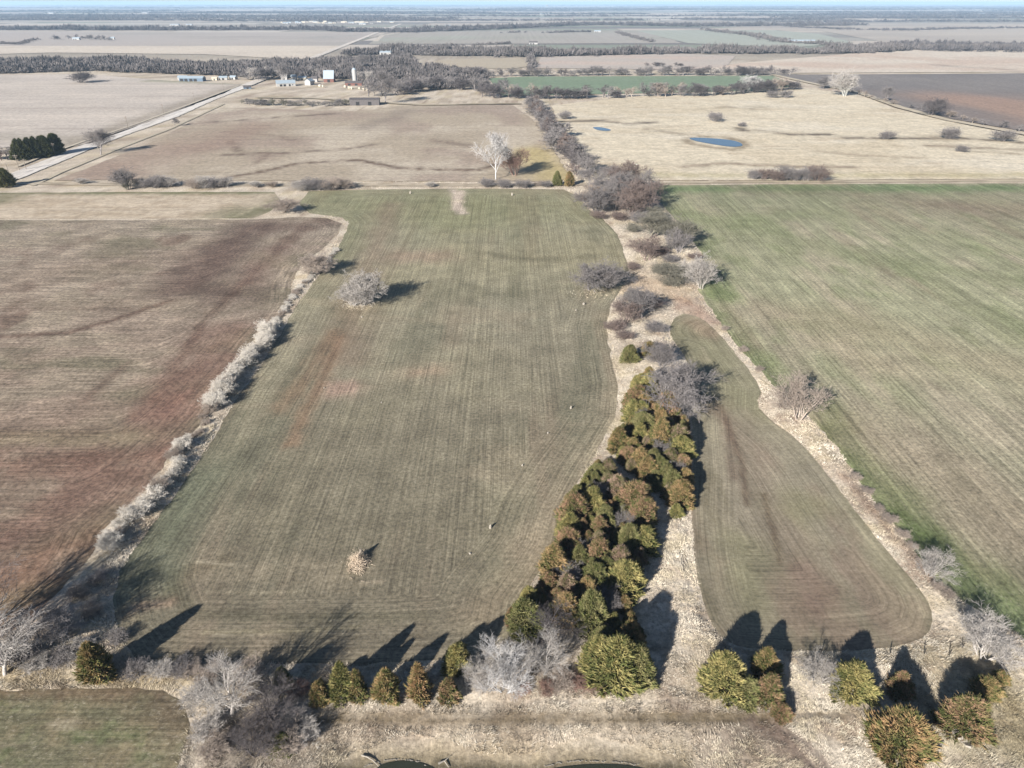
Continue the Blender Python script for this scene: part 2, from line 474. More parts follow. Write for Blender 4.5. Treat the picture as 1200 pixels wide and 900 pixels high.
sheet('field', tri_px, .038, M_TRI, [((142, 132, 112), 760), ((160, 150, 130), 600), ((168, 160, 136), 440)],
    alts=[((168, 160, 132), 12, 30, .45, .68, .7), ((132, 124, 102), 8, 30, .55, .75, .6), ((150, 130, 114), 7, 22, .55, .72, .5)],
    strokes=[([(838, 470), (852, 500), (860, 560)], 1.4, (140, 118, 104), .5), ([(850, 470), (880, 540), (930, 640), (960, 690)], 4, (150, 132, 116), .45), ([(845, 475), (870, 545), (875, 590)], .8, (110, 90, 76), .6),
             ([(895, 580), (905, 620), (915, 660)], .7, (104, 86, 70), .6), ([(940, 670), (965, 690), (955, 710)], 3, (134, 110, 98), .5), ([(930, 600), (955, 590)], 5, (150, 145, 112), .6),
             ([(870, 640), (880, 700)], 5, (130, 128, 98), .5), ([(800, 380), (840, 420), (870, 470)], 8, (146, 142, 112), .7),
             ([(832, 390), (812, 378)], 5, (170, 142, 120), .5), ([(823, 408), (830, 422)], .5, (215, 200, 170), .3), ([(843, 440), (850, 446)], .8, (215, 200, 170), .7)],
    seed=29, res=.0035, rows=tri_rows, headland=0, amp=.3, rnd=1)
sheet('field', [(-200, 806), (0, 809), (130, 806), (190, 808), (214, 824), (222, 850), (214, 880), (206, 905), (200, 960), (-260, 960)], .030, M_EAST, (122, 118, 94),
    alts=[((140, 128, 102), 7, 5, .45, .68, .8), ((112, 122, 84), 6, 4, .5, .7, .7), ((168, 156, 132), 9, 2.5, .6, .75, .7)], strokes=[([(-100, 812), (190, 810)], 1.6, (132, 112, 92), .7), ([(185, 815), (215, 850)], 3, (112, 98, 82), .7)], seed=37, res=.004, rows='y')

# ------------------------------------------------------------------ the fields beyond, to two kilometres
midf = [
 ('field', [(62, 212), (97, 200), (180, 166), (238, 136), (262, 126), (420, 131), (470, 124), (600, 123), (624, 140), (645, 170), (668, 208), (655, 213), (480, 213), (300, 212), (150, 211)],
   (190, 175, 154), [((212, 198, 178), 60, 60, .45, .65, .8), ((174, 155, 140), 40, 60, .5, .7, .7)],
   [([(260, 182), (330, 180), (400, 176), (440, 170)], 2.4, (112, 92, 80), .85), ([(270, 208), (300, 203), (350, 192), (420, 188), (470, 198), (560, 200), (640, 176)], 2.6, (104, 82, 68), .95), ([(215, 146), (300, 140), (400, 133)], 3, (112, 94, 82), .85),
    ([(270, 165), (280, 178), (315, 180)], 2.6, (118, 98, 84), .8), ([(265, 155), (330, 160), (345, 166)], 4, (140, 120, 106), .6), ([(300, 192), (315, 181)], 2.5, (128, 108, 94), .6), ([(510, 165), (550, 172)], 6, (124, 104, 92), .6),
    ([(60, 212), (180, 185), (300, 150)], 30, (168, 144, 128), .7), ([(620, 178), (650, 205)], 22, (204, 186, 138), .95), ([(430, 150), (480, 130)], 14, (150, 136, 124), .6)], M_MID, 'y'),
 ('field', [(-260, 88), (0, 88), (100, 87), (200, 95), (284, 99), (262, 110), (185, 139), (108, 168), (66, 176), (30, 172), (0, 174), (-260, 180)],
   (212, 200, 188), [((224, 211, 197), 90, 25, .45, .65, .8), ((196, 184, 172), 120, 30, .5, .7, .6)], [([(0, 160), (60, 165)], 20, (182, 172, 156), .6), ([(60, 178), (150, 145), (280, 100)], 10, (150, 138, 118), .6), ([(180, 95), (284, 98)], 12, (160, 158, 130), .9)], M_MID, 'y'),
 ('field', [(646, 124), (760, 112), (940, 104), (1002, 110), (1050, 128), (1108, 142), (1200, 160), (1420, 195), (1500, 209), (1100, 211), (800, 212), (700, 211), (682, 196), (662, 160)],
   (234, 220, 194), [((224, 208, 180), 60, 40, .45, .65, .8), ((238, 226, 204), 80, 20, .5, .7, .8), ((208, 190, 164), 30, 15, .62, .8, .6)],
   [([(640, 116), (705, 150), (730, 145), (760, 147)], 2.5, (120, 108, 92), .0), ([(660, 143), (700, 142), (735, 146), (765, 144)], 4, (98, 86, 74), .9), ([(865, 150), (870, 154), (905, 155), (930, 159), (970, 158)], 4, (88, 76, 64), .95), ([(990, 162), (1040, 163), (1090, 163), (1130, 163), (1200, 168)], 5, (112, 98, 82), .9),
    ([(720, 196), (700, 203)], 5, (170, 152, 130), .6), ([(800, 196), (850, 192), (880, 194), (930, 196), (1000, 197)], 4, (150, 132, 112), .8), ([(760, 152), (800, 158)], 4, (130, 118, 100), .7), ([(804, 165), (820, 160.5), (850, 161.5), (869, 166), (872, 173), (858, 176), (833, 173), (808, 169), (804, 165)], 4, (160, 144, 120), .9), ([(820, 128), (850, 126), (880, 128)], 4, (160, 146, 122), .7), ([(960, 178), (1000, 182), (1080, 186)], 4, (176, 160, 136), .7), ([(1090, 172), (1140, 174), (1200, 176)], 4, (140, 124, 104), .8),
    ([(880, 126), (930, 125)], 3, (160, 146, 122), .6), ([(1140, 178), (1200, 182)], 3, (150, 134, 112), .6), ([(700, 206), (1400, 206)], 7, (196, 184, 140), .6)], M_PRAIRIE, 'y'),
 ('field', [(572, 92), (620, 90), (905, 89), (936, 101), (880, 107), (590, 113)], (140, 157, 130), [((150, 164, 138), 80, 30, .45, .7, .7)], [], M_MID, 'y'),
 ('field', [(908, 88), (1100, 87), (1500, 84), (1600, 180), (1420, 190), (1210, 156), (1116, 140), (1056, 125), (1006, 108), (950, 98)], (138, 131, 127), [((150, 142, 136), 120, 60, .45, .7, .8)],
   [([(1150, 118), (1200, 130), (1300, 150)], 70, (176, 148, 130), .95), ([(1060, 99), (1075, 98)], 6, (170, 158, 148), .6)], M_MID, 'x'),
 ('field', [(628, 80), (634, 67), (800, 63), (862, 66), (850, 79), (800, 82)], (206, 194, 182), [((216, 194, 178), 150, 50, .45, .7, .8)], [], M_MID, 'y'),
 ('field', [(806, 85), (870, 74), (1060, 58), (1500, 60), (1500, 82), (1150, 85), (905, 86)], (230, 216, 198), [((214, 188, 168), 200, 60, .5, .7, .7)], [([(1110, 78), (1180, 82)], 12, (160, 146, 132), .8)], M_PRAIRIE, 'y'),
 ('field', [(485, 78), (520, 70), (610, 68), (622, 78), (600, 81), (490, 81)], (200, 186, 164), [], [], M_MID, 'y'),
 ('field', [(-300, 72), (60, 62), (240, 64), (350, 70), (375, 66), (400, 54), (-300, 54)], (230, 216, 198), [((216, 202, 186), 300, 40, .45, .7, .8)], [], M_PRAIRIE, 'y'),
 ('field', [(-300, 54), (400, 54), (428, 45), (440, 38), (-300, 36)], (198, 187, 178), [((184, 176, 166), 400, 90, .45, .7, .8)], [([(0, 36), (400, 38)], 60, (205, 196, 180), .6), ([(240, 48), (300, 45), (420, 42)], 14, (172, 170, 160), .7)], M_MID, 'y'),
 ('field', [(432, 52), (800, 51), (770, 42), (745, 36), (452, 38)], (188, 180, 170), [((178, 174, 160), 300, 90, .45, .7, .8)], [([(430, 47), (540, 44)], 60, (182, 184, 168), .8)], M_MID, 'x'),
 ('field', [(745, 36), (900, 35), (960, 40), (1000, 50), (930, 56), (806, 51)], (186, 188, 174), [], [], M_MID, 'x'),
 ('field', [(800, 35), (980, 27), (1500, 30), (1500, 56), (1060, 54), (960, 36)], (206, 194, 180), [((186, 176, 166), 300, 90, .45, .7, .8)], [([(1000, 45), (1100, 50)], 60, (192, 182, 172), .8)], M_MID, 'y'),
]
for i, (nm, px, base, alts, st, mat, rows) in enumerate(midf):
    sheet(nm, px, .3+.05*i, mat, base, alts, st, seed=50+i*7, res=.0055 if i in (0, 1, 2) else .009, rows=rows, amp=1.0)

# gravel road, farm lane, dirt track, prairie ponds
def strip(name, px, w, z, mat, base, alts=(), strokes=(), seed=0, kind='structure'):
    L = GP(px); out_l, out_r, cl = [], [], []
    Ld = []
    for i in range(len(L)-1):
        k = max(1, int(np.hypot(*(L[i+1]-L[i]))/3))
        for j in range(k): Ld.append(L[i]+(L[i+1]-L[i])*j/k)
    Ld.append(L[-1]); Ld = np.array(Ld)
    T = np.gradient(Ld, axis=0); T /= np.hypot(T[:, 0], T[:, 1])[:, None]
    N = np.stack([-T[:, 1], T[:, 0]], 1)
    m = 7
    jit = (fbm(Ld[:, 0]*.2, Ld[:, 1]*.2, seed)-.5)*w*.18
    V, Fc = [], []
    for j in range(m):
        s = (j/(m-1)-.5)*w
        V.append(Ld+N*(s+jit)[:, None])
    n = len(Ld)
    for j in range(m-1):
        for i in range(n-1):
            Fc.append((j*n+i+1, j*n+i, (j+1)*n+i, (j+1)*n+i+1))
    Q = np.concatenate(V)
    me = np_mesh(name, np.concatenate([Q, np.full((len(Q), 1), z)], 1), np.array(Fc)[:, ::-1], mat)
    across = np.repeat(np.linspace(-1, 1, m), n)
    col = paint(Q, base, alts, strokes, seed)
    at = me.color_attributes.new('soil', 'FLOAT_COLOR', 'POINT')
    at.data.foreach_set('color', np.concatenate([col, np.ones((len(col), 1))], 1).astype(np.float32).ravel())
    ua = me.attributes.new('rowu', 'FLOAT', 'POINT'); ua.data.foreach_set('value', (across*w*.5).astype(np.float32))
    return tag(link(name, me), kind=kind)
M_ROAD = field_mat('gravel', .10, .10, .2, (235, 228, 215), .10, .8, .1, .6, 1.5, .02)
strip('road', [(-120, 262), (0, 214), (60, 190), (120, 165), (200, 137), (245, 117), (288, 101)], 13, .35, M_ROAD, (240, 233, 224), [((226, 216, 204), 8, 60, .45, .7, .7)], seed=5)
strip('road', [(288, 101), (330, 84), (372, 66), (405, 53), (440, 39), (470, 28)], 14, .95, M_ROAD, (232, 222, 210), seed=6)
strip('track', [(38, 218), (70, 203), (140, 174), (200, 151), (262, 122)], 3.2, .34, M_ROAD, (206, 194, 172), seed=7)
strip('track', [(20, 196), (60, 180), (100, 166), (160, 146), (230, 120), (280, 101)], 2.6, .66, M_ROAD, (214, 202, 182), seed=8)
strip('track', [(-100, 217), (30, 215), (150, 217), (300, 217), (420, 217), (560, 217), (650, 217), (757, 215)], 6.5, .31, M_ROAD, (205, 190, 168), [((170, 156, 134), 6, 4, .5, .7, .8)], seed=9)
strip('track', [(757, 215), (900, 213.5), (1200, 212.5), (1500, 212)], 5, .315, M_ROAD, (206, 192, 168), [((176, 162, 140), 20, 6, .5, .7, .8)], seed=10)
strip('track', [(905, 88), (950, 98), (1006, 109), (1056, 127), (1112, 142), (1210, 160)], 9, 1.0, M_ROAD, (214, 200, 176), seed=12)
strip('track', [(440, 49), (448, 42), (470, 38)], 14, 1.02, M_ROAD, (220, 208, 192), seed=13)
strip('track', [(300, 115), (370, 116), (430, 120), (500, 124), (610, 122)], 8, .9, M_ROAD, (200, 186, 162), [((150, 138, 115), 12, 8, .5, .65, .9)], seed=14)

def water(name, px, z, col, rough=.08):
    t = NT('water_'+name)
    t.b.inputs['Base Color'].default_value = (*col, 1)
    t.b.inputs['Roughness'].default_value = rough
    t.b.inputs['Specular IOR Level'].default_value = .5
    t.bump(t.noise(t.pos(), 1.2, 3), .15, .05)
    B = wobble(smooth_poly(GP(px), 2), .3)
    mb = MB().face([(p[0], p[1], z) for p in B])
    return tag(mb.build(name, t.m), kind='structure')
water('pond', [(805, 162.5), (820, 162), (850, 164), (866, 167), (872, 172), (858, 173.5), (838, 170.5), (815, 166.5)], .62, (.012, .022, .04))
water('pond', [(693, 150), (703, 149.5), (718, 153), (712, 154.5), (700, 153.5)], .62, (.02, .035, .06))
water('pond', [(440, 905), (444, 896), (470, 891), (494, 893), (514, 902), (520, 930), (440, 930)], .06, (.03, .033, .022), .25)
water('pond', [(622, 912), (645, 901), (690, 895), (735, 896), (768, 904), (770, 930), (632, 930)], .06, (.03, .033, .022), .25)

# ------------------------------------------------------------------ the ground sheet, out to the horizon
def axis(lo, hi, d0, grow):
    out = [0.0]; d = d0
    while out[-1] < hi: out.append(out[-1]+d); d = d0 if out[-1] < 140 else d*grow
    neg = [0.0]; d = d0
    while neg[-1] > lo: neg.append(neg[-1]-d); d = d0 if neg[-1] > -140 else d*grow
    return np.array(neg[:0:-1]+out)
gx = axis(-52000, 52000, 1.1, 1.09); gy = axis(-3000, 62000, 1.1, 1.035)
XX, YY = np.meshgrid(gx, gy)
GPts = np.stack([XX.ravel(), YY.ravel()], 1)
nearf = FIELDS[:6]
mound = np.zeros(len(GPts))
selm = (np.abs(GPts[:, 0]) < 170) & (GPts[:, 1] > 25) & (GPts[:, 1] < 330)
Q = GPts[selm]
df = np.full(len(Q), 1e9); insd = np.zeros(len(Q), bool)
for L in nearf:
    df = np.minimum(df, dist_poly(Q, L, True)); insd |= inside(Q, L)
mound[selm] = np.where(insd, 0, sstep(.6, 3.5, df))*(fbm(Q[:, 0]/3.0, Q[:, 1]/3.0, 3, 3)*.5 + fbm(Q[:, 0]/1.3, Q[:, 1]/1.3, 7, 2)*.3)
pond_d = dist_poly(GPts, GP([(430, 925), (480, 903), (560, 925), (640, 925), (700, 905), (770, 925)]))
mound *= sstep(4, 9, pond_d)
nx, ny = len(gx), len(gy)
idx = np.arange(nx*ny).reshape(ny, nx)
Fc = np.stack([idx[:-1, :-1].ravel(), idx[:-1, 1:].ravel(), idx[1:, 1:].ravel(), idx[1:, :-1].ravel()], 1)
M_GROUND = field_mat('rough_dry_grass', .04, .5, .45, (240, 228, 206), .2, 1.3, .9, .4, 2.0, .3, .56, .05)
me = np_mesh('ground', np.concatenate([GPts, mound[:, None]-.012], 1), Fc, M_GROUND, smooth=True)
GR_ALTS = [((196, 178, 158), 14, 8, .45, .7, .8), ((176, 160, 140), 8, 5, .52, .72, .7), ((204, 188, 156), 10, 6, .55, .75, .7), ((148, 124, 108), 5, 5, .62, .8, .6)]
GR_ST = [([(395, 905), (440, 892), (510, 892), (560, 900), (620, 902), (680, 893), (730, 893), (790, 905)], 1.3, (96, 88, 70), .95), ([(395, 914), (600, 916), (800, 916)], 3, (84, 80, 64), .95),
    ([(380, 880), (600, 885), (800, 880)], 1.8, (206, 188, 156), .6), ([(350, 850), (600, 852), (800, 855)], 1.5, (176, 158, 134), .4), ([(860, 870), (920, 880)], 4, (126, 110, 96), .7),
    ([(370, 842), (620, 843), (800, 841), (1000, 842)], .7, (140, 124, 98), .9), ([(370, 849), (620, 850), (900, 846)], .5, (118, 104, 82), .85), ([(880, 850), (920, 870), (955, 905)], .9, (132, 114, 102), .8), ([(905, 850), (945, 875), (975, 905)], .7, (136, 118, 106), .7),
    ([(1130, 870), (1200, 880)], 5, (170, 160, 132), .6), ([(1160, 800), (1200, 860)], 6, (182, 168, 132), .6), ([(280, 870), (330, 900)], 7, (90, 78, 68), .5),
    ([(990, 560), (1040, 620), (1090, 680)], 1.6, (134, 104, 86), .6), ([(800, 355), (830, 375)], 5, (165, 130, 112), .6), ([(740, 330), (780, 340)], 10, (198, 172, 144), .6),
    ([(0, 790), (150, 800), (250, 800)], 2, (196, 178, 142), .6), ([(600, 790), (760, 800)], 2, (120, 100, 84), .6)]
cold = paint(GPts, (230, 216, 196), GR_ALTS, GR_ST, 71)
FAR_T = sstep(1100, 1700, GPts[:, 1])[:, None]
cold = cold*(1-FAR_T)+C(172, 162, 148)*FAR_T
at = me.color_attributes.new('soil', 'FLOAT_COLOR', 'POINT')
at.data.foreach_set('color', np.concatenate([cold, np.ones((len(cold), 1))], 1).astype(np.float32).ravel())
ua = me.attributes.new('rowu', 'FLOAT', 'POINT'); ua.data.foreach_set('value', GPts[:, 0].astype(np.float32))
tag(link('ground', me), kind='structure')

# patchwork of farmland from two to thirty kilometres
rg = np.random.default_rng(5)
V, Fc, cc = [], [], []
pal = [C(214, 202, 188), C(198, 188, 176), C(182, 176, 166), C(164, 158, 150), C(168, 170, 154), C(222, 212, 200), C(146, 140, 136), C(156, 160, 144)]
y = 1700.0
while y < 34000:
    dy = 200 if y < 4500 else (400 if y < 10000 else 800)
    dx = 402 if y < 9000 else 804
    X0 = -int((y*.9+600)//dx)*dx
    x = X0
    while x < -X0:
        w = dx*(2 if rg.random() < .35 else 1)
        n = len(V)
        e = 5
        V += [(x+e, y+e, 0), (x+w-e, y+e, 0), (x+w-e, y+dy-e, 0), (x+e, y+dy-e, 0)]
        Fc.append((n, n+1, n+2, n+3)); cc += [pal[rg.choice(8, p=[.2, .2, .15, .12, .1, .1, .08, .05])]]*4
        x += w
    y += dy
me = np_mesh('farmland', np.array(V)+[0, 0, .25], np.array(Fc), M_MID)
at = me.color_attributes.new('soil', 'FLOAT_COLOR', 'POINT')
at.data.foreach_set('color', np.concatenate([np.array(cc), np.ones((len(cc), 1))], 1).astype(np.float32).ravel())
ua = me.attributes.new('rowu', 'FLOAT', 'POINT'); ua.data.foreach_set('value', np.array(V)[:, 0].astype(np.float32))
tag(link('farmland', me), kind='structure')

# ------------------------------------------------------------------ haze
hz = bpy.data.materials.new('haze'); hz.use_nodes = True
ht = hz.node_tree; ht.nodes.remove(ht.nodes['Principled BSDF'])
pv = ht.nodes.new('ShaderNodeVolumePrincipled')
pv.inputs['Color'].default_value = (.50, .72, .98, 1)
pv.inputs['Density'].default_value = 6e-5
pv.inputs['Anisotropy'].default_value = 0.0
ht.links.new(pv.outputs[0], ht.nodes['Material Output'].inputs['Volume'])
mb = MB().box((0, 28000, 59), (110000, 76000, 122))
hzo = mb.build('haze', hz); tag(hzo, kind='stuff')

# ------------------------------------------------------------------ bare trees
def prisms(S, sides):
    """S rows: p0(3) p1(3) r0 r1 -> tapered prisms"""
    S = np.asarray(S)
    d = S[:, 3:6]-S[:, 0:3]; d /= np.maximum(np.linalg.norm(d, axis=1), 1e-9)[:, None]
    up = np.where(np.abs(d[:, 2:3]) < .9, np.array([[0, 0, 1.]]), np.array([[1., 0, 0]]))
    u = np.cross(d, up); u /= np.linalg.norm(u, axis=1)[:, None]
    w = np.cross(d, u)
    V = []
    for k in range(sides):
        a = 2*math.pi*k/sides
        o = u*math.cos(a)+w*math.sin(a)
        V.append(S[:, 0:3]+o*S[:, 6:7]); V.append(S[:, 3:6]+o*S[:, 7:8])
    V = np.stack(V, 1).reshape(-1, 3)          # per segment: b0 t0 b1 t1 ...
    n = len(S); base = np.arange(n)*2*sides
    Fc = []
    for k in range(sides):
        k2 = (k+1) % sides
        Fc.append(np.stack([base+2*k, base+2*k2, base+2*k2+1, base+2*k+1], 1))
    return V, np.concatenate(Fc)

def tree_segs(rs, h, spread, stems=1, trunk=.25, up=.25, nb=(6, 5, 6, 5), tr=.25, tw=.013, flat=1.0):
    """limb and twig segments of a leafless tree of height h"""
    limbs, twigs = [], []
    def rv():
        v = rs.normal(size=3); return v/np.linalg.norm(v)
    def grow(p, d, L, r, lv):
        nseg = 4 if lv < 2 else (3 if lv < 3 else 2)
        pts = [p]; q = p; dd = d
        for i in range(nseg):
            dd = dd+rv()*(.13+.06*lv)+np.array([0, 0, up*.35])
            dd = dd/np.linalg.norm(dd)
            q = q+dd*L/nseg; pts.append(q)
            r0 = r*(1-i/nseg*.65); r1 = r*(1-(i+1)/nseg*.65)
            (limbs if lv < 2 else twigs).append([*pts[-2], *q, max(r0, tw), max(r1, tw*.6)])
        if lv >= len(nb): return
        n = nb[lv]
        for k in range(n):
            f = (trunk if lv == 0 else .25) + (1-(trunk if lv == 0 else .25))*(k+rs.uniform(.2, .9))/n
            f = min(f, .98); i = min(int(f*nseg), nseg-1); t = f*nseg-i
            b = pts[i]*(1-t)+pts[i+1]*t
            ax = pts[i+1]-pts[i]; ax = ax/np.linalg.norm(ax)
            s = np.cross(ax, rv()); s /= np.linalg.norm(s)
            ang = spread*(.75+.5*rs.random())*(1.0-.35*f if lv == 0 else 1)
            nd = ax*math.cos(ang)+s*math.sin(ang)
            nd[2] = nd[2]*flat+(.12 if lv == 0 else 0); nd /= np.linalg.norm(nd)
            LL = L*(.62-.22*(f if lv == 0 else f*.6))*(.8+.4*rs.random())*(1.15 if lv == 0 else 1)
            grow(b, nd, LL, r*(.52 if lv < 2 else .5)*(1-.3*f), lv+1)
    for s in range(stems):
        a = rs.uniform(0, 6.28); lean = (.12 if stems == 1 else .22+.25*rs.random())
        d = np.array([math.cos(a)*lean, math.sin(a)*lean, 1.0]); d /= np.linalg.norm(d)
        off = np.array([math.cos(a), math.sin(a), 0])*(0 if stems == 1 else .25+.02*h)
        grow(off, d, h*.72*(1 if stems == 1 else rs.uniform(.75, 1)), tr/math.sqrt(stems), 0)
    return np.array(limbs), np.array(twigs)
def bare_variant(seed, **kw):
    rs = np.random.default_rng(seed)
    h = kw['h']
    l, t = tree_segs(rs, **kw)
    top = max(t[:, 5].max(), 1)
    k = h/top
    l[:, :6] *= k; t[:, :6] *= k
    l[:, 2] -= .05
    V, Fc = prisms(l, 6); a = np_mesh('trunk', V, Fc, M_BARK, True)
    V, Fc = prisms(t, 3); b = np_mesh('crown', V, Fc, M_TWIG)
    q = t[:, 3:5]-np.median(t[:, 3:5], axis=0)
    a['w'] = float(2*np.percentile(np.hypot(q[:, 0], q[:, 1]), 90))
    return a, b, h
V_BARE = [bare_variant(101, h=10, spread=.8, trunk=.2, nb=(10, 7, 7, 6), tr=.15, tw=.02, up=.32),
          bare_variant(102, h=10, spread=.9, trunk=.15, nb=(10, 7, 7, 6), tr=.16, tw=.02, up=.25),
          bare_variant(103, h=10, spread=.7, stems=4, trunk=.15, nb=(7, 6, 5, 5), tr=.24, tw=.02, up=.35),
          bare_variant(104, h=10, spread=.75, stems=8, trunk=.1, nb=(6, 5, 5, 4), tr=.22, tw=.022, up=.28)]
V_NEAR = [bare_variant(111, h=10, spread=.62, trunk=.2, nb=(9, 7, 7, 5), tr=.15, tw=.010, up=.3),
          bare_variant(112, h=10, spread=.6, stems=5, trunk=.2, nb=(6, 6, 6, 4), tr=.26, tw=.011, up=.28),
          bare_variant(113, h=10, spread=.62, stems=8, trunk=.15, nb=(5, 5, 5, 4), tr=.28, tw=.012, up=.25)]
V_SHRUB = [bare_variant(121+i, h=4, spread=.75, stems=13, trunk=.08, nb=(7, 5, 5), tr=.1, tw=.013, up=.25) for i in range(3)]
V_FAR = [bare_variant(141+i, h=10, spread=.85, trunk=.12, stems=1+i % 2*2, nb=(8, 6, 5), tr=.22, tw=.07, up=.25) for i in range(3)]
V_FARM = []
FARW = sum(a['w'] for a, b, h in V_FAR)/3
for i, (a, b, h) in enumerate(V_FAR):             # trunk and crown in one mesh for trees a few pixels tall
    import bmesh
    bm = bmesh.new(); bm.from_mesh(a); bm.from_mesh(b)
    me = bpy.data.meshes.new('far_tree'); bm.to_mesh(me); bm.free(); me.materials.append(M_TWIG); V_FARM.append(me)

RS = random.Random(7)
STR = C(232, 224, 212, 1.25)
GREY, PALEG, WHITE, BROWN, TAN, DARK, REDD, OLIV = [C(*c, 1.1) for c in ((148, 142, 140), (196, 189, 182), (214, 210, 207), (140, 125, 118), (180, 166, 154), (112, 106, 106), (158, 130, 118), (142, 138, 124))]
def bare(px, py, h, w, col, label=None, group=None, var=None, name='bare_tree', cat='tree', V=None, xy=None, lift=0):
    if V is None and py > 640:
        V = V_NEAR; var = None if var is None else (0, 0, 1, 2)[var]
    V = V or V_BARE
    if V is V_BARE and py < 500: h *= 1.25; w *= 1.05
    a, b, h0 = V[RS.randrange(len(V)) if var is None else var]
    x, y = xy if xy else G(px, py)
    s = h/h0; sw = w/a['w']
    e = empty(name, (x, y, lift), RS.uniform(0, 6.28), (sw, sw, s))
    tag(e, label, cat, group)
    c = np.array(col)*RS.uniform(.9, 1.1)
    link('trunk', a, e, color=np.minimum(c*(1.05 if py > 640 else 1.2), .45)); link('crown', b, e, color=c)
    return e

B = bare
B(424, 357, 10.5, 13, PALEG, 'pale grey bushy bare tree alone in the big green field', None, 3)
B(414, 359, 6.5, 10, PALEG, 'low pale bare bush on the west foot of the lone field tree', None, 3)
B(690, 340, 9, 13, GREY, 'western of the two grey-brown bare trees in their own grass island of the big field', None, 1)
B(714, 337, 8.5, 13, GREY, 'eastern of the two grey-brown bare trees in their own grass island of the big field', None, 3)
B(581, 211, 22, 15, WHITE, 'tall white bare tree on the field boundary beside a reddish tree', None, 0)
B(603, 206, 14, 17, REDD, 'reddish brown bare tree beside the tall white one', None, 2)
B(732, 380, 7, 9, BROWN, 'brown-leaved bare tree, western one of the grey pair above the cedars', None, 2)
B(752, 375, 9, 12, GREY, 'grey bare tree, eastern one of the pair above the first cedar', None, 1)
B(777, 484, 11, 14, GREY, 'largest grey bare tree at the head of the cedar belt', None, 1)
B(794, 468, 9, 11, GREY, 'second large grey bare tree behind the largest one at the head of the cedar belt', None, 0)
B(776, 430, 7, 8, GREY, 'small grey-brown bare tree between the first cedar and the large grey trees', None, 3)
B(935, 492, 9.5, 12.5, TAN, 'tan spreading bare tree on the verge between triangular field and eastern field', None, 2)
B(1088, 674, 5.5, 7.5, PALEG, 'small pale bare tree low on the eastern verge', None, 3)
B(1150, 772, 7.5, 10.5, PALEG, 'pale many-stemmed bare tree by the bottom corner of the eastern field', None, 3)
B(592, 810, 8.5, 9, WHITE, 'white-limbed bare tree in the middle of the bottom row, largest of its trio', None, 2)
B(570, 808, 6.5, 6.5, PALEG, 'pale bare tree on the west side of the white-limbed trio in the bottom row', None, 3)
B(638, 792, 9, 8, PALEG, 'pale bare tree on the east side of the white-limbed trio in the bottom row', None, 0)
B(645, 757, 7.5, 8.5, DARK, 'dark grey bare tree hemmed in by the lowest cedars of the belt', None, 1)
B(272, 840, 11.5, 9, PALEG, 'tall pale bare tree beside the corner of the small bottom field', None, 1)
B(318, 842, 7, 8, DARK, 'grey bare tree in the dark thicket east of the tall pale one', None, 3)
B(300, 885, 6, 7, DARK, 'low grey bare tree at the bottom of the dark thicket', None, 3)
B(6, 792, 12, 12, PALEG, 'grey bare tree cut by the picture edge above the small bottom field', None, 0)
B(-45, 800, 15, 15, PALEG, 'bare tree just outside the picture whose shadow falls on the brown field', None, 1)
B(52, 764, 8, 10, GREY, 'low grey bare bush at the foot of the hedgerow', None, 3)
B(-25, 752, 13, 14, GREY, 'second bare tree just outside the picture by the brown field', None, 2)
B(958, 798, 4.5, 6.5, PALEG, 'pale bare bush between two cedars on the bottom verge', None, 3)
B(365, 322, 7, 13, TAN, 'tan bare tree in the bend of the western hedgerow', None, 3)
B(335, 248, 6, 14, TAN, 'rounded tan bare thicket at the top corner of the brown field', None, 3)
B(118, 182, 15, 16, GREY, 'lone bare tree standing beside the gravel road', None, 1)
B(205, 148, 6, 6, GREY, 'small bare tree beside the gravel road beyond the lone tree', None, 1)
B(151, 222, 10, 13, GREY, 'roundest bare tree on the dirt track at the top of the pale strip', None, 3)
B(148, 223, 4, 4, OLIV, 'small olive bush at the foot of the roundest track-side tree', None, 3)
for i, (x, y, h, w, c, lb) in enumerate([
    (700, 250, 10, 13, GREY, 'low western tree of the big bare thicket on the dirt track'), (712, 240, 12, 15, GREY, 'tall central tree of the big bare thicket on the dirt track'),
    (730, 232, 13, 16, BROWN, 'brown tree behind the big bare thicket'), (738, 252, 12, 15, BROWN, 'brown front tree of the big bare thicket'), (756, 243, 10, 14, BROWN, 'brown eastern tree of the big bare thicket'),
    (764, 258, 5, 9, OLIV, 'small olive-grey tree under the eastern end of the big thicket'),
    (760, 280, 8, 13, OLIV, 'olive-grey bare tree below the big thicket, western of two'), (772, 276, 8, 10, OLIV, 'olive-grey bare tree below the big thicket, eastern of two'),
    (800, 285, 8, 11, OLIV, 'olive bare tree leaning over the edge of the eastern field'), (795, 297, 7, 9, GREY, 'small grey bare tree just below the olive one at the eastern field edge'),
    (758, 306, 7, 11, BROWN, 'rounded brown bare tree in the pale grass gap'), (822, 338, 9, 9, PALEG, 'pale forked bare tree on the corner above the triangular field'), (800, 334, 5, 12, OLIV, 'low olive bushy tree west of the pale forked one'),
    (690, 222, 8, 10, GREY, 'grey tree at the foot of the diagonal tree line'), (722, 246, 11, 15, GREY, 'grey front tree of the big bare thicket'), (746, 238, 12, 15, GREY, 'grey tree between the brown ones of the big thicket'), (690, 240, 8, 11, TAN, 'small tan tree at the western tip of the big thicket'), (716, 222, 9, 12, GREY, 'grey tree at the back of the big thicket, beside the dirt track')]):
    B(x, y, h*1.2, w*1.22, c, lb, None)
